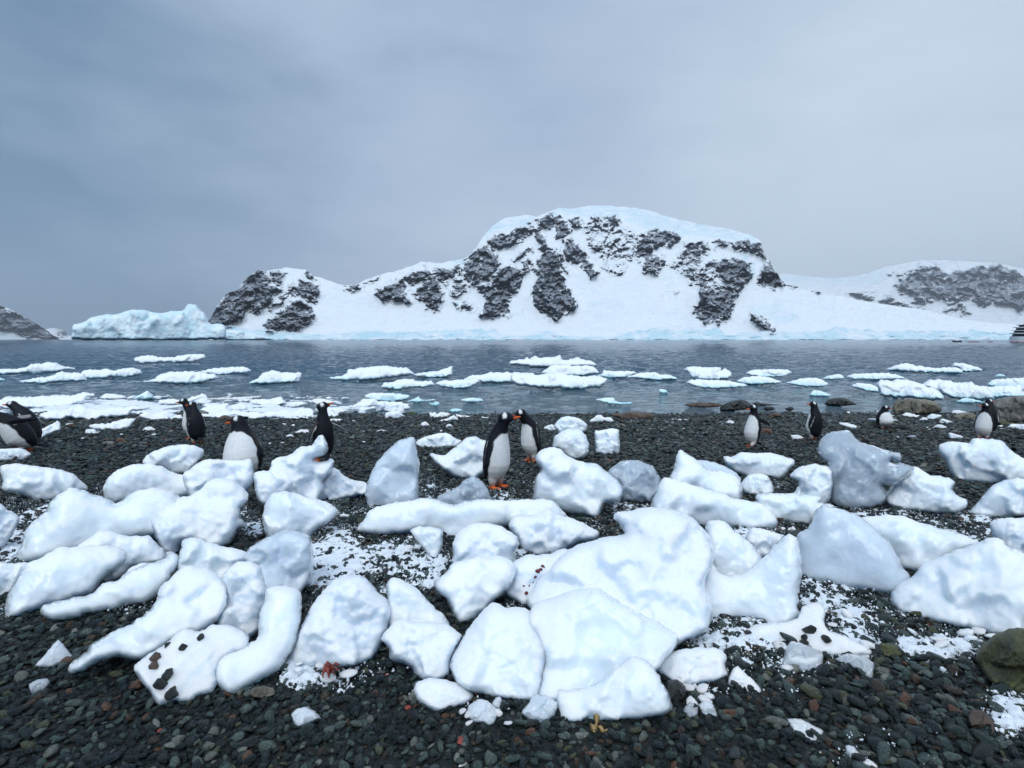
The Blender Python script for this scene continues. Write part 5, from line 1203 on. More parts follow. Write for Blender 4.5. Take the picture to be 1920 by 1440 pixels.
    tb = s1[0] - s1[1] * 0.75
    ts = [(0, .045, .030), (.05, .042, .020), (.11, .034, .011), (.16, .022, .006)]
    tdir = np.array((-0.88, 0, -0.30 if tail > 0 else 0.1)); tdir /= np.linalg.norm(tdir); tup = np.array((-0.32, 0, 0.95))
    tz0 = max(0.035, tb[2])
    add(tube([(np.array((tb[0], 0, tz0)) + tdir * u * tail, np.array((0, w, 0)), tup * h) for u, w, h in ts], 14, lambda i, th: BLACK))
    # legs and feet
    for side in (1, -1):
        fo = side * step
        lx, ly = rings[3][0][0] + 0.022, side * 0.052
        legs = [((lx, ly, 0.115), .042), ((lx + fo * .4, ly, 0.075), .038), ((lx + fo * .9, ly, 0.040), .028), ((lx + fo, ly, 0.016), .020)]
        add(tube([(np.array(c), np.array((r, 0, 0)), np.array((0, r, 0))) for c, r in legs], 14, lambda i, th: (0.66, 0.62, 0.58) if i < 2 else ((0.55, 0.33, 0.26) if i == 2 else ORANGE)))
        h0 = np.array((lx + fo, ly, 0.011))
        for ta in (-0.38, 0.0, 0.38):
            dv = np.array((math.cos(ta + side * .12), math.sin(ta + side * .12), 0)); wv = np.array((-dv[1], dv[0], 0))
            tsx = [(-.03, .012, .010), (0, .017, .011), (.03, .017, .0095), (.06, .013, .008), (.085, .008, .006)]
            add(tube([(h0 + dv * u, wv * w, np.array((0, 0, h))) for u, w, h in tsx], 10, lambda i, th: ORANGE))
        web = [(.0, .016, .007), (.03, .030, .006), (.055, .033, .005)]
        add(tube([(h0 + np.array((u, side * .12 * u, -.002)), np.array((0, w, 0)), np.array((0, 0, h))) for u, w, h in web], 12, lambda i, th: ORANGE))
    V = np.array(V)
    nat = V[:, 2].max()
    me = bpy.data.meshes.new('penguin'); me.from_pydata([tuple(v) for v in V], [], F); me.update()
    o = bpy.data.objects.new('penguin', me); COL.objects.link(o)
    rm = o.modifiers.new('fuse', 'REMESH'); rm.mode = 'VOXEL'; rm.voxel_size = voxel; rm.use_smooth_shade = True
    sm = o.modifiers.new('soften', 'SMOOTH'); sm.iterations = 2; sm.factor = 0.5
    dg = bpy.context.evaluated_depsgraph_get()
    ev = o.evaluated_get(dg)
    nm = bpy.data.meshes.new_from_object(ev)
    nm.name = 'penguin'
    o.modifiers.clear(); o.data = nm; bpy.data.meshes.remove(me)
    # plumage colours from the nearest point of the laid-out figure
    kd = kdtree.KDTree(len(V))
    for i, v in enumerate(V): kd.insert(v, i)
    kd.balance()
    co = np.empty(len(nm.vertices) * 3, np.float32); nm.vertices.foreach_get('co', co); co = co.reshape(-1, 3)
    cols = np.ones((len(co), 4), np.float32)
    Cs = np.array(Cs)
    nring = len(rings) * 44
    for i, c in enumerate(co):
        j = kd.find(c)[1]
        if j < nring:                       # on the trunk: read the angle round the body, not the nearest corner
            k = j // 44; rg_ = rings[k]; dl = c - rg_[0]
            th = math.atan2(dl[1] / np.linalg.norm(rg_[2]), (dl @ rg_[1]) / (rg_[1] @ rg_[1]))
            cols[i, :3] = bodycol(k, th)
        else:
            cols[i, :3] = Cs[j]
    # soften the borders between the colours by one ring of neighbours
    ev_ = np.empty(len(nm.edges) * 2, np.int32); nm.edges.foreach_get('vertices', ev_); ev_ = ev_.reshape(-1, 2)
    for _ in range(2):
        sm_ = cols.copy(); ct = np.ones(len(cols))
        np.add.at(sm_, ev_[:, 0], cols[ev_[:, 1]]); np.add.at(sm_, ev_[:, 1], cols[ev_[:, 0]])
        np.add.at(ct, ev_[:, 0], 1); np.add.at(ct, ev_[:, 1], 1)
        cols = (sm_ / ct[:, None]).astype(np.float32)
    if dirt:
        for (cx_, cy_, cz_, r_) in ((0.13, -0.05, 0.20, .030), (0.13, 0.03, 0.15, .035), (0.12, 0.0, 0.27, .02)):
            k = np.exp(-(((co - (cx_, cy_, cz_)) / r_) ** 2).sum(1))[:, None] * dirt * 0.75
            cols[:, :3] = np.where(cols[:, :1] > 0.5, cols[:, :3] * (1 - k) + np.array((0.62, 0.44, 0.26)) * k, cols[:, :3])
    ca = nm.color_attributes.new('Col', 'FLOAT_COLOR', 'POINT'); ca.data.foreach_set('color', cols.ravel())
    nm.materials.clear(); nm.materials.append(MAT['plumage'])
    # eyes
    for side in (1, -1):
        ec = hc + fx * 0.026 + fy * side * 0.0435 + fz * 0.012
        bm = bmesh.new(); bmesh.ops.create_uvsphere(bm, u_segments=10, v_segments=6, radius=0.0065)
        em = bpy.data.meshes.new('eye'); bm.to_mesh(em); bm.free(); em.materials.append(MAT['eye'])
        eo = bpy.data.objects.new('eye', em); COL.objects.link(eo); eo.parent = o; eo.location = ec
    p = at(px, py)
    # height: pixel rows spanned at the distance where it stands
    fw = np.array((0, CP, -SP))
    depth = (p - CAM) @ fw
    sc = height / FPX * depth / nat
    o.scale = (sc, sc, sc)
    o.location = (p[0] + off[0], p[1] + off[1], float(ground_z(p[0], p[1])) + 0.012)
    o.rotation_euler = (R(roll), 0, R(heading))
    tag(o, label, 'penguin', group)
    return o
penguin('striding penguin at the left edge with both flippers swept back, head out of frame', 52, 847, 84, 222, lean=34, neck=16, yaw=0, lf=(40, 60), rf=(62, 50), step=0.05, fat=1.15, bib=0.28, throat=-.01, voxel=.005, fl_len=0.31)
penguin('penguin behind the striding one at the left edge, orange bill pointing left', 62, 836, 84, 176, lean=22, neck=28, yaw=8, pitch=4, lf=(20, 30), rf=(14, 10), fat=1.0)
penguin('dark-backed penguin with a white flipper line, front one of the left pair', 371, 833, 78, 146, lean=8, neck=12, yaw=28, pitch=0, lf=(10, -14), rf=(10, 6), fat=0.98)
penguin('penguin looking left behind the dark-backed one, flipper held out behind', 362, 824, 76, 190, lean=4, neck=24, yaw=-4, pitch=-4, lf=(20, 50), rf=(56, 66), fat=0.92, group='gentoo penguins on the shingle')
penguin('white-bellied penguin with a stained front, sitting low behind ice at left', 466, 900, 122, 262, lean=-4, neck=2, yaw=-78, pitch=2, lf=(18, 0), rf=(30, 6), roll=9, fat=1.30, dirt=1.0, brown=True, voxel=.005, squat=0.92)
penguin('dark walking penguin seen from behind, head turned right, flipper out', 608, 868, 113, 128, lean=-2, neck=2, yaw=-104, pitch=22, lf=(22, -10), rf=(58, 10), fat=0.88, brown=True, voxel=.005, step=0.03)
penguin('left penguin of the touching pair, white front turned right, bill meeting the other', 926, 917, 144, 322, lean=10, neck=14, yaw=30, pitch=12, lf=(14, -6), rf=(15, -10), fat=0.90, voxel=.0045, throat=-.01)
penguin('right penguin of the touching pair, leaning left with bill lowered', 1000, 866, 100, 214, lean=12, neck=30, yaw=-26, pitch=-10, lf=(15, -12), rf=(12, 4), fat=0.92, voxel=.005)
penguin('walking penguin at right striding left with flippers swept back', 1410, 840, 80, 206, lean=-4, neck=10, yaw=-18, pitch=-4, lf=(38, 70), rf=(30, 62), step=0.055, fat=0.92, brown=False)
penguin('standing penguin right of the walking one, dark back turned, bill left', 1527, 827, 72, 124, lean=2, neck=8, yaw=60, pitch=6, lf=(12, -16), rf=(40, 20), fat=0.98)
penguin('small squatting penguin with round white belly beside the tan boulder', 1656, 805, 44, 282, lean=0, neck=4, yaw=62, pitch=2, lf=(10, 0), rf=(14, 4), squat=0.66, fat=1.0)
penguin('front penguin of the far right pair, white belly to the camera, bill left', 1843, 824, 69, 222, lean=2, neck=4, yaw=-44, pitch=4, lf=(15, -12), rf=(15, 0), fat=0.96, bib=-0.2)
penguin('penguin behind the far right one, dark, bill pointing right', 1852, 816, 66, 60, lean=4, neck=14, yaw=-56, pitch=4, lf=(10, 4), rf=(12, 4), fat=1.05)
# ------------------------------------------------------------------ ship and boats across the bay
MAT['hull_white'] = plain('white_ship_paint', (0.72, 0.74, 0.76), 0.4, 0.06, 0.4)
MAT['ship_glass'] = plain('dark_ship_glass', (0.015, 0.02, 0.026), 0.12, 0.2, 0.3)
MAT['ship_dark'] = plain('dark_deck_paint', (0.03, 0.035, 0.045), 0.5, 0.2, 0.5)
MAT['red_paint'] = plain('red_plastic', (0.45, 0.045, 0.03), 0.4, 0.15, 2.0)
MAT['rubber'] = plain('black_rubber_tube', (0.018, 0.02, 0.024), 0.5, 0.2, 2.0)
MAT['jacket_red'] = plain('red_jacket', (0.42, 0.05, 0.05), 0.8, 0.2, 8)
MAT['jacket_dark'] = plain('dark_jacket', (0.03, 0.03, 0.045), 0.8, 0.2, 8)
def empty(name, loc, rz=0.0):
    o = bpy.data.objects.new(name, None); COL.objects.link(o); o.location = loc; o.rotation_euler = (0, 0, rz)
    return o
def bm_obj(name, bm, mat, parent=None, smooth=False):
    me = bpy.data.meshes.new(name); bm.normal_update(); bm.to_mesh(me); bm.free(); me.materials.append(mat)
    if smooth: me.polygons.foreach_set('use_smooth', np.ones(len(me.polygons), bool))
    o = bpy.data.objects.new(name, me); COL.objects.link(o); o.parent = parent
    return o
def prism(bm, prof, z0, z1, inset=0.0, bow=0.0):
    """an outline (x,y list) extruded upwards, its top pulled in"""
    c = np.mean(prof, 0)
    lo = [bm.verts.new((x, y, z0)) for x, y in prof]
    hi = [bm.verts.new((x + (c[0] - x) * inset / 10 + bow, y + (c[1] - y) * inset / 10, z1)) for x, y in prof]
    n = len(prof)
    for i in range(n): bm.faces.new((lo[i], lo[(i + 1) % n], hi[(i + 1) % n], hi[i]))
    bm.faces.new(hi); bm.faces.new(lo[::-1])
def deck(x0, x1, hw, r):
    out = []
    for a in np.linspace(90, 270, 9): out.append((x0 + r + r * math.cos(R(a)), hw * math.sin(R(a))))
    out += [(x1, -hw), (x1, hw)]
    return out
SD = 470.0
sx = (1896 - 960) / FPX * SD
ship = empty('expedition_ship', (sx, SD / 1.0, 0), R(-6))
tag(ship, 'white expedition ship with dark windows, cut by the right frame edge', 'ship')
bm = bmesh.new(); prism(bm, deck(0, 96, 8.5, 5.0), -1.0, 4.6, 0, 0.0); prism(bm, deck(96.001, 110, 8.5, 0.1), -1.0, 4.0, 0.0); bm_obj('hull', bm, MAT['hull_white'], ship)
bm = bmesh.new()
for x in (2.6, 9, 15, 21, 27): prism(bm, [(x, -8.62), (x + 3.4, -8.62), (x + 3.4, -8.3), (x, -8.3)], 1.9, 3.5)
bm_obj('hull_opening', bm, MAT['ship_dark'], ship)
lv = [(0.6, 92, 8.2, 4.6, 7.0), (1.6, 90, 8.0, 7.4, 9.8), (3.0, 88, 7.8, 10.2, 12.4), (5.0, 80, 7.0, 12.8, 14.8)]
for i, (x0, x1, hw, z0, z1) in enumerate(lv):
    bm = bmesh.new(); prism(bm, deck(x0 + 0.8, x1, hw - 0.5, 4.0), z0, z1 + .4, 0.35, 0.5); bm_obj('window_band', bm, MAT['ship_glass'], ship)
    bm = bmesh.new(); prism(bm, deck(x0 - 0.6, x1 + 1, hw + 0.25, 4.6), z1, z1 + 0.5 if i % 2 else z1 + 0.9); bm_obj('deck', bm, MAT['hull_white'] if i != 3 else MAT['ship_dark'], ship)
bm = bmesh.new(); prism(bm, [(22, -2), (30, -2), (30, 2), (22, 2)], 15.3, 20, 2.0, 0.8); bm_obj('funnel', bm, MAT['red_paint'], ship)
bm = bmesh.new(); prism(bm, [(8, -.3), (8.6, -.3), (8.6, .3), (8, .3)], 15.3, 17.2, 2.0); bm_obj('mast', bm, MAT['red_paint'], ship)

def boat_hull(L, Wd, H, mat, name, parent):
    bm = bmesh.new(); n = 14; rows = []
    for i in range(n):
        t = i / (n - 1); w = Wd * math.sin(math.pi * min(1, t * 0.92 + 0.06)) ** 0.6; x = (t - .5) * L; z = H * (1 + 0.5 * (2 * t - 1) ** 4)
        rows.append([bm.verts.new(p) for p in ((x, -w, z), (x, -w * .8, 0.02), (x, 0, -0.1), (x, w * .8, 0.02), (x, w, z), (x, w * .7, z * .9), (x, -w * .7, z * .9))])
    for a, b in zip(rows, rows[1:]):
        for k in range(7): bm.faces.new((a[k], a[(k + 1) % 7], b[(k + 1) % 7], b[k]))
    bm.faces.new(rows[0][::-1]); bm.faces.new(rows[-1])
    return bm_obj(name, bm, mat, parent, True)
def sitter(x, y, z, rz, mat, label, group):
    secs = [(.0, .20, .15), (.12, .21, .16), (.32, .19, .13), (.48, .23, .12), (.55, .16, .10), (.60, .06, .06), (.64, .075, .085), (.72, .10, .11), (.80, .085, .095), (.86, .03, .04)]
    V, F, _ = tube([(np.array((0, 0, h)), np.array((b, 0, 0)), np.array((0, a, 0))) for h, a, b in secs], 12, lambda i, t: 0)
    for s in (1, -1):
        n = len(V)
        arm = [((0, s * .22, .47), .055), ((.12, s * .26, .32), .045), ((.30, s * .18, .26), .04)]
        v2, f2, _ = tube([(np.array(c), np.array((r * .5, 0, r * .7)), np.array((0, r, 0))) for c, r in arm], 8, lambda i, t: 0)
        V += v2; F += [tuple(i + n for i in f) for f in f2]
    o = mesh_obj('person', np.array(V), F, mat); o.location = (x, y, z); o.rotation_euler = (0, 0, rz)
    return tag(o, label, 'person', group)
def on_sea(px, py):
    p = at(px, py); return p
p = on_sea(1795, 641.3)
rib = empty('inflatable_boat', (p[0], p[1], 0.1)); boat_hull(6.4, 1.2, 0.75, MAT['rubber'], 'tube_hull', rib)
bm = bmesh.new(); prism(bm, [(-3.5, -.3), (-3.0, -.3), (-3.0, .3), (-3.5, .3)], 0.1, 1.25, 1.0); bm_obj('outboard_motor', bm, MAT['ship_dark'], rib)
tag(rib, 'dark inflatable boat on the far water with two people aboard', 'boat')
sitter(p[0] - 1.4, p[1], 0.55, 0.3, MAT['jacket_red'], 'person in a red jacket sitting in the dark inflatable boat', None)
sitter(p[0] + 1.6, p[1], 0.55, 2.8, MAT['jacket_dark'], 'person in a dark jacket sitting in the dark inflatable boat', None)
for i, (px, lab, cap) in enumerate(((1820, 'left', 'first'), (1831, 'middle', ''), (1857, 'right', ''))):
    p = on_sea(px, 641.4 + 0.2 * (i % 2))
    k = empty('kayak', (p[0], p[1], 0.03), 0.15 * (i - 1)); boat_hull(4.6, 0.36, 0.28, MAT['red_paint'], 'hull', k)
    tag(k, ('red kayak closest to the dark inflatable boat', 'middle red kayak right of the dark inflatable boat', 'lone red kayak nearest the white ship')[i], 'kayak', 'red kayaks across the bay')
    for s in (-.8, .8):
        sitter(p[0] + s, p[1], 0.14, 0, MAT['jacket_dark'] if s < 0 else MAT['jacket_red'], ('person in dark clothing paddling a red kayak', 'person in red clothing paddling a red kayak')[s > 0], 'paddlers in the red kayaks')
p = on_sea(1908, 641.8)
k = empty('kayak', (p[0], p[1], 0.05)); boat_hull(9.0, 0.5, 0.35, MAT['red_paint'], 'hull', k); tag(k, 'long red boat lying against the white ship hull', 'boat')
sitter(p[0] - .6, p[1], 0.2, 0, MAT['jacket_dark'], 'person in dark clothing in the long red boat by the ship', None)

# ------------------------------------------------------------------ snow lying among the pebbles
ZONES = [(625, 1050, 70, 70, 1.0), (720, 1040, 120, 45, .75), (600, 960, 45, 40, .7), (690, 950, 40, 20, .5), (790, 1060, 60, 40, .9), (660, 1110, 90, 50, .7), (585, 1235, 60, 40, 1.0), (630, 1275, 55, 22, .6),
    (560, 1255, 40, 30, .9), (690, 1250, 60, 14, .5), (970, 1150, 30, 30, .6), (980, 1045, 40, 30, .7), (820, 925, 45, 30, .7), (960, 935, 70, 22, .6), (1000, 905, 50, 30, .4), (1170, 955, 70, 25, .6), (1130, 985, 40, 15, .4),
    (1420, 1000, 60, 30, .9), (1480, 990, 60, 14, .5), (1530, 955, 60, 25, .6), (1650, 970, 120, 22, .7), (1800, 985, 110, 28, .7), (1880, 965, 60, 20, .7), (1560, 1100, 90, 45, .8), (1640, 1150, 90, 35, .8), (1500, 1175, 60, 40, .9),
    (1400, 1180, 90, 35, 1.0), (1350, 1190, 60, 30, 1.0), (1590, 1200, 70, 40, .8), (1760, 1205, 100, 28, .9), (1850, 1165, 50, 10, .7), (1720, 1185, 60, 20, .7), (1890, 1330, 45, 45, .9), (1790, 1265, 50, 14, .35), (1480, 1280, 60, 24, .35),
    (1330, 1270, 50, 24, .6), (1380, 1235, 40, 25, .6), (1640, 1390, 60, 24, .35), (1730, 1400, 50, 28, .4), (1560, 1420, 60, 20, .35), (60, 960, 70, 30, .8), (30, 1020, 60, 40, .9), (90, 930, 80, 18, .6), (180, 935, 20, 25, .5), (15, 895, 25, 25, .5),
    (460, 960, 18, 30, .7), (475, 985, 22, 20, .8), (20, 1140, 30, 20, .5), (270, 1120, 30, 14, .4), (230, 1140, 50, 10, .35), (820, 1285, 60, 10, .4), (1440, 905, 40, 16, .45), (1600, 925, 30, 20, .5), (1270, 1000, 40, 20, .5), (900, 1320, 60, 20, .25), (215, 985, 14, 14, .3), (1490, 1235, 60, 30, .7)]
def snow_sheet(y0, y1, x0, x1, st):
    gx = np.arange(x0, x1, st); gy = np.arange(y0, y1, st * 1.2)
    X, Y = np.meshgrid(gx, gy)
    kw = np.abs(X) < Y * 1.08 + 0.4
    Zg = ground_z(X, Y)
    d = np.stack([X, Y, Zg + 0.02 - CAMZ], -1)
    zf_ = d[..., 1] * CP - d[..., 2] * SP; zu = d[..., 1] * SP + d[..., 2] * CP
    PX = 960 + FPX * d[..., 0] / zf_; PY = 720 - FPX * zu / zf_
    mask = np.zeros_like(X)
    for cx, cy, rx_, ry_, wg in ZONES:
        rr_ = ((PX - cx) / rx_) ** 2 + ((PY - cy) / ry_) ** 2
        mask = np.maximum(mask, wg * (1 - smoothstep(0.05, 1.9, rr_)))
    q = np.stack([X * 4, Y * 4, X * 0], -1)
    n1 = fbm(q, 3); n2 = fbm(q * 6, 3, 0.65); n3 = perlin(q * 31)
    h = -0.034 + 0.055 * mask + (0.022 * n1 + 0.022 * n2 + 0.010 * n3) * (0.5 + 0.5 * mask) * (mask > 0.02)
    h = np.where(h > 0.018, 0.018 + (h - 0.018) * 0.4, h)
    ok = (h > -0.022) & kw & (mask > 0.02)
    F = grid_faces(*X.shape)
    F = F[ok.ravel()[F].any(1)]
    V = np.stack([X, Y, Zg + h], -1).reshape(-1, 3)
    used, inv = np.unique(F, return_inverse=True)
    return V[used], inv.reshape(F.shape)
va, fa_ = snow_sheet(1.25, 3.0, -3.4, 3.6, 0.008)
vb, fb_ = snow_sheet(3.0, 5.6, -3.6, 4.6, 0.014)
snow = mesh_obj('snow', np.concatenate([va, vb]), np.concatenate([fa_, fb_ + len(va)]), MAT['snow'])
snow['kind'] = 'stuff'
def zone_mask(x, y):
    d = np.stack([x, y, ground_z(x, y) + 0.02 - CAMZ], -1)
    zf_ = d[..., 1] * CP - d[..., 2] * SP; zu = d[..., 1] * SP + d[..., 2] * CP
    PX = 960 + FPX * d[..., 0] / zf_; PY = 720 - FPX * zu / zf_
    mk = np.zeros_like(x)
    for cx, cy, rx_, ry_, wg in ZONES:
        mk = np.maximum(mk, wg * (1 - smoothstep(0.05, 2.6, ((PX - cx) / rx_) ** 2 + ((PY - cy) / ry_) ** 2)))
    return mk
yc = 1.2 + 4.4 * RNG.random(420000); xc = (RNG.random(420000) * 2 - 1) * (1.08 * yc + .3)
kc = RNG.random(420000) < (zone_mask(xc, yc) ** 2.0) * (0.25 + 0.75 * smoothstep(-.3, .5, fbm(np.stack([xc * 4, yc * 4, xc * 0], -1), 3)))
SNOWBITS = (xc[kc], yc[kc])
print('snow bits', kc.sum())

# ------------------------------------------------------------------ pebbles: the largest ones singly, the rest as one mass
bpy.context.view_layer.update()
dg = bpy.context.evaluated_depsgraph_get()
hz.hide_viewport = True
def cast(px, py):
    dv = rays(np.array(float(px)), np.array(float(py)))
    dv = Vector(dv).normalized(); o = Vector(CAM)
    for _ in range(4):
        ok, loc, nor, idx, ob, mt = SC.ray_cast(dg, o, dv)
        if not ok: return None
        if ob.name.startswith('haze'): o = loc + dv * 1e-3; continue
        return loc, nor, ob
    return None
Pp = PEBBLES
d = Pp['pos'] - CAM
zf_ = d[:, 1] * CP - d[:, 2] * SP; zu = d[:, 1] * SP + d[:, 2] * CP
ppx = 960 + FPX * d[:, 0] / zf_; ppy = 720 - FPX * zu / zf_
app = Pp['rad'] / zf_
inf = (ppx > 8) & (ppx < 1912) & (ppy > 700) & (ppy < 1434)
order = np.argsort(-np.where(inf, app, 0))
single = []
for i in order[:1500]:
    r_ = cast(ppx[i], ppy[i])
    if r_ is None: continue
    if r_[2].name.startswith(('beach', 'snow')) and (Vector(Pp['pos'][i]) - r_[0]).length < 0.12:
        single.append(i)
    if len(single) >= 300: break
single = np.array(single)
for i in single:
    o = bpy.data.objects.new('pebble', PROTO[Pp['pick'][i]]); COL.objects.link(o)
    o.location = Pp['pos'][i]; o.scale = Pp['scl'][i]; o.rotation_euler = Pp['rot'][i]; o.parent = beach
rest = np.setdiff1d(np.arange(len(Pp['pos'])), single)
me = bpy.data.meshes.new('pebbles'); me.vertices.add(len(rest)); me.vertices.foreach_set('co', Pp['pos'][rest].astype(np.float32).ravel())
for nm_, arr in (('rot', Pp['rot']), ('scl', Pp['scl'])):
    a = me.attributes.new(nm_, 'FLOAT_VECTOR', 'POINT'); a.data.foreach_set('vector', arr[rest].astype(np.float32).ravel())
a = me.attributes.new('pick', 'INT', 'POINT'); a.data.foreach_set('value', Pp['pick'][rest].astype(np.int32))
mass = bpy.data.objects.new('pebbles', me); COL.objects.link(mass); mass.parent = beach; mass['kind'] = 'stuff'
ng = bpy.data.node_groups.new('scatter_pebbles', 'GeometryNodeTree')
ng.interface.new_socket('Geometry', in_out='INPUT', socket_type='NodeSocketGeometry'); ng.interface.new_socket('Geometry', in_out='OUTPUT', socket_type='NodeSocketGeometry')
gi = ng.nodes.new('NodeGroupInput'); go = ng.nodes.new('NodeGroupOutput')
iop = ng.nodes.new('GeometryNodeInstanceOnPoints'); ci = ng.nodes.new('GeometryNodeCollectionInfo')
ci.inputs['Collection'].default_value = pcol; ci.inputs['Separate Children'].default_value = True; ci.inputs['Reset Children'].default_value = True
def named(nm_, t):
    n = ng.nodes.new('GeometryNodeInputNamedAttribute'); n.data_type = t; n.inputs['Name'].default_value = nm_
    return n.outputs['Attribute']
e2r = ng.nodes.new('FunctionNodeEulerToRotation')
ng.links.new(named('rot', 'FLOAT_VECTOR'), e2r.inputs[0])
ng.links.new(gi.outputs[0], iop.inputs['Points']); ng.links.new(ci.outputs[0], iop.inputs['Instance'])
iop.inputs['Pick Instance'].default_value = True
ng.links.new(named('pick', 'INT'), iop.inputs['Instance Index'])
ng.links.new(e2r.outputs[0], iop.inputs['Rotation']); ng.links.new(named('scl', 'FLOAT_VECTOR'), iop.inputs['Scale'])
ng.links.new(iop.outputs[0], go.inputs[0])
mod = mass.modifiers.new('scatter', 'NODES'); mod.node_group = ng

# loose grains of snow caught on top of the pebbles
def scatter(name, coll, pos, rot_, scl_, pick_, parent):
    me = bpy.data.meshes.new(name); me.vertices.add(len(pos)); me.vertices.foreach_set('co', pos.astype(np.float32).ravel())
    for nm_, arr in (('rot', rot_), ('scl', scl_)):
        a = me.attributes.new(nm_, 'FLOAT_VECTOR', 'POINT'); a.data.foreach_set('vector', arr.astype(np.float32).ravel())
    a = me.attributes.new('pick', 'INT', 'POINT'); a.data.foreach_set('value', pick_.astype(np.int32))
    o = bpy.data.objects.new(name, me); COL.objects.link(o); o.parent = parent; o['kind'] = 'stuff'
    g2 = ng.copy(); [n for n in g2.nodes if n.bl_idname == 'GeometryNodeCollectionInfo'][0].inputs['Collection'].default_value = coll
    o.modifiers.new('scatter', 'NODES').node_group = g2
    return o
scol = bpy.data.collections.new('snow_grain_kinds')
for k in range(4):
    bm = bmesh.new(); bmesh.ops.create_icosphere(bm, subdivisions=1, radius=1)
    for q_ in bm.verts: q_.co = q_.co * RNG.uniform(.65, 1.15)
    me = bpy.data.meshes.new('snow_grain'); bm.to_mesh(me); bm.free(); me.materials.append(MAT['snow']); scol.objects.link(bpy.data.objects.new('snow_grain', me))
xs_, ys_ = SNOWBITS; nn_ = len(xs_)
sz_ = np.exp(RNG.normal(math.log(0.0024), 0.5, nn_))
scatter('snow_grains', scol, np.stack([xs_, ys_, ground_z(xs_, ys_) + RNG.uniform(0.004, 0.026, nn_)], -1), RNG.uniform(0, 6.28, (nn_, 3)), np.stack([sz_ * 1.3, sz_, sz_ * .6], -1), RNG.integers(0, 4, nn_), snow)

# ------------------------------------------------------------------ small things lying on the ice and the shingle
def drop(name, label, cat, px, py, r, mat, flat_=0.5, group=None, seed=0, long_=1.0):
    hit = cast(px, py)
    if hit is None: return
    loc, nor, ob = hit
    s = 0.64 * r / FPX * (loc - Vector(CAM)).length
    bm = bmesh.new(); bmesh.ops.create_icosphere(bm, subdivisions=3, radius=1)
    v = np.array([q_.co[:] for q_ in bm.verts]); rg = np.random.default_rng(seed + int(px * 3 + py))
    for _ in range(6):
        nn = rg.normal(size=3); nn /= np.linalg.norm(nn); dd = rg.uniform(0.45, 0.8)
        v = v - 0.9 * np.maximum(0, v @ nn - dd)[:, None] * nn
    v = v * (1 + 0.22 * fbm(v * 1.3 + px, 3))[:, None] * np.array((long_, 1, flat_)) * s
    for q_, c in zip(bm.verts, v): q_.co = c
    o = bm_obj(name, bm, mat, None, True)
    o.location = loc + nor * s * flat_ * 0.35
    o.rotation_euler = (nor.to_track_quat('Z', 'Y') @ __import__('mathutils').Quaternion((0, 0, 1), rg.uniform(0, 6.28))).to_euler()
    return tag(o, label, cat, group)
ST = 'dark stones lying on snow and ice'
for px, py, r, lab in ((313, 1211, 7, 'small black stone highest on the lower-left snow apron'), (343, 1214, 9, 'greenish dark stone right of the highest one on the snow apron'), (290, 1233, 11, 'large purplish stone on the left of the snow apron'),
    (290, 1249, 10, 'dark stone tucked under the purplish one on the snow apron'), (315, 1266, 12, 'square green stone in the middle of the snow apron'), (300, 1284, 12, 'rounded dark stone low on the snow apron'),
    (324, 1303, 14, 'largest dark stone at the bottom lip of the snow apron'), (377, 1196, 8, 'long thin dark stone near the top of the snow apron'), (1517, 1181, 10, 'tall pointed black stone on the soft snow mound'),
    (1508, 1195, 7, 'small black stone left of the pointed one on the snow mound'), (1507, 1207, 10, 'flat dark stone lowest on the snow mound'), (1551, 1199, 12, 'biggest black stone on the soft snow mound'), (1497, 1140, 9, 'black stone at the foot of the sharp ice fin')):
    drop('stone', lab, 'stone', px, py, r, MAT['stone_black'] if 'purplish' not in lab else MAT['rock_brown'], 0.75, ST, long_=1.5 if 'long' in lab or 'tall' in lab else 1.1)
MAT['krill'] = plain('dark_red_dropping', (0.13, 0.012, 0.012), 0.5, 0.4, 60)
MAT['weed'] = plain('rust_red_weed', (0.24, 0.045, 0.03), 0.6, 0.5, 60)
MAT['kelp'] = plain('yellow_brown_kelp', (0.30, 0.19, 0.07), 0.35, 0.3, 25)
for px, py, r, lab in ((1018, 1062, 7, 'topmost large dark red dropping of the row on the low ice shoulder'), (1008, 1071, 7, 'dark red dropping just below the topmost one on the ice shoulder'),
    (1014, 1068, 5, 'small red dropping wedged between the two topmost ones on the ice shoulder'), (1004, 1082, 5, 'middle red dropping of the row on the low ice shoulder'),
    (987, 1112, 7, 'lowest dark red dropping of the row on the low ice shoulder'), (982, 1099, 3.5, 'tiny red speck left of the row on the low ice shoulder'), (992, 1098, 3, 'tiny red speck right above the lowest dropping on the ice shoulder'),
    (1030, 1035, 3, 'lone red speck on the jumbled block above the low ice shoulder'), (1000, 1092, 2.5, 'faintest red speck in the middle of the row on the ice shoulder')):
    drop('dropping', lab, 'dropping', px, py, r * .85, MAT['krill'], 0.35, 'red droppings on the ice shoulder', long_=1.2)
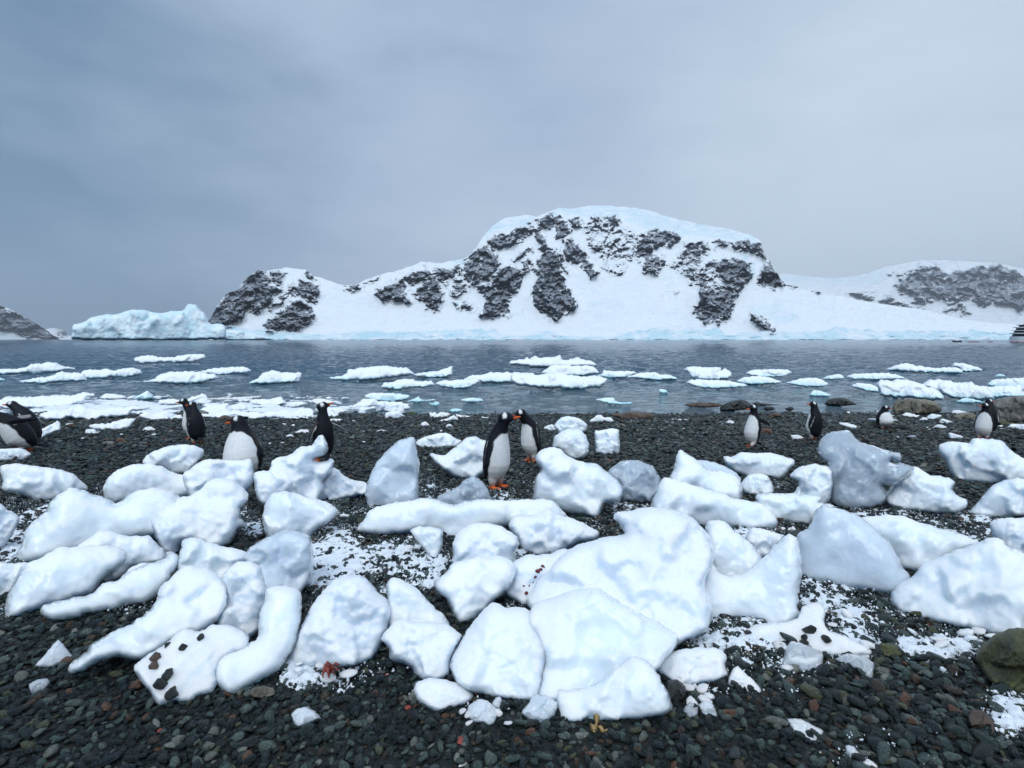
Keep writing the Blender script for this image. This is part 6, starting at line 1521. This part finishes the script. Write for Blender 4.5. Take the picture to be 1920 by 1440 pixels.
def ruffle(name, label, cat, px, py, w, mat, lobes):
    """a curled strap of weed: several thin lobes with thickness springing from one holdfast"""
    loc, nor, ob = cast(px, py)
    s = w / FPX * (loc - Vector(CAM)).length
    bm = bmesh.new()
    for k, (a0, L, wd, lift) in enumerate(lobes):
        prev = None
        for i in range(9):
            t = i / 8
            c = Vector((math.cos(a0 + t * .5) * L * t, math.sin(a0 + t * .5) * L * t, lift * math.sin(t * 2.6) + 0.12 * math.sin(t * 14 + k)))
            wv = Vector((-math.sin(a0 + t * .5), math.cos(a0 + t * .5), 0.5 * math.sin(t * 9 + k))) * wd * (0.35 + math.sin(min(1, t * 1.05) * math.pi) * .75)
            row = [bm.verts.new((c + wv * u + Vector((0, 0, h_))) * s) for u, h_ in ((-1, 0), (0, .08), (1, 0), (0, -.05))]
            if prev:
                for j in range(4): bm.faces.new((prev[j], prev[(j + 1) % 4], row[(j + 1) % 4], row[j]))
            else: bm.faces.new(row[::-1])
            prev = row
        bm.faces.new(prev)
    o = bm_obj(name, bm, mat, None, True); o.location = loc + Vector((0, 0, 0.2 * s))
    return tag(o, label, cat)
rl = random.Random(5)
ruffle('seaweed', 'ruffled rust-red seaweed clump below the snow-plastered boulder', 'seaweed', 617, 1267, 19, MAT['weed'], [(k * 0.52 + rl.uniform(-.2, .2), rl.uniform(.45, 1.0), rl.uniform(.10, .22), rl.uniform(.2, .75)) for k in range(13)])
ruffle('kelp', 'yellow-brown kelp scrap propped at the foot of the front ice block', 'kelp', 1118, 1366, 26, MAT['kelp'], [(1.15, 1.0, .16, .10), (3.9, .75, .22, .10), (5.0, .9, .13, .10)])
for px, py, r, lab in ((763, 1327, 8, 'little orange-red shell fragment right of the ice disk'), (864, 1390, 11, 'orange-red shell piece near the bottom centre'), (1026, 1380, 8, 'thin orange shard standing between pebbles'), (882, 1211 + 150, 6, 'yellow shell fragment at the bottom centre'), (724, 1266, 8, 'pale pink shell bit below the stained ice block'), (300, 1372, 7, 'red-brown shell chip at the bottom left')):
    drop('shell', lab, 'shell', px, py, r, MAT['weed'] if 'yellow' not in lab else MAT['kelp'], 0.5, long_=1.4)
MAT['feather'] = plain('white_feather', (0.75, 0.74, 0.72), 0.7, 0.1, 20)
for px, py, r, lab in ((12, 1232, 7, 'small white feather at the left edge of the pebbles'), (872, 1427, 10, 'pale feather quill at the bottom centre'), (1530 - 400, 1408, 6, 'white feather scrap at the bottom, right of centre')):
    drop('feather', lab, 'feather', px, py, r, MAT['feather'], 0.2, long_=2.2)
hz.hide_viewport = False
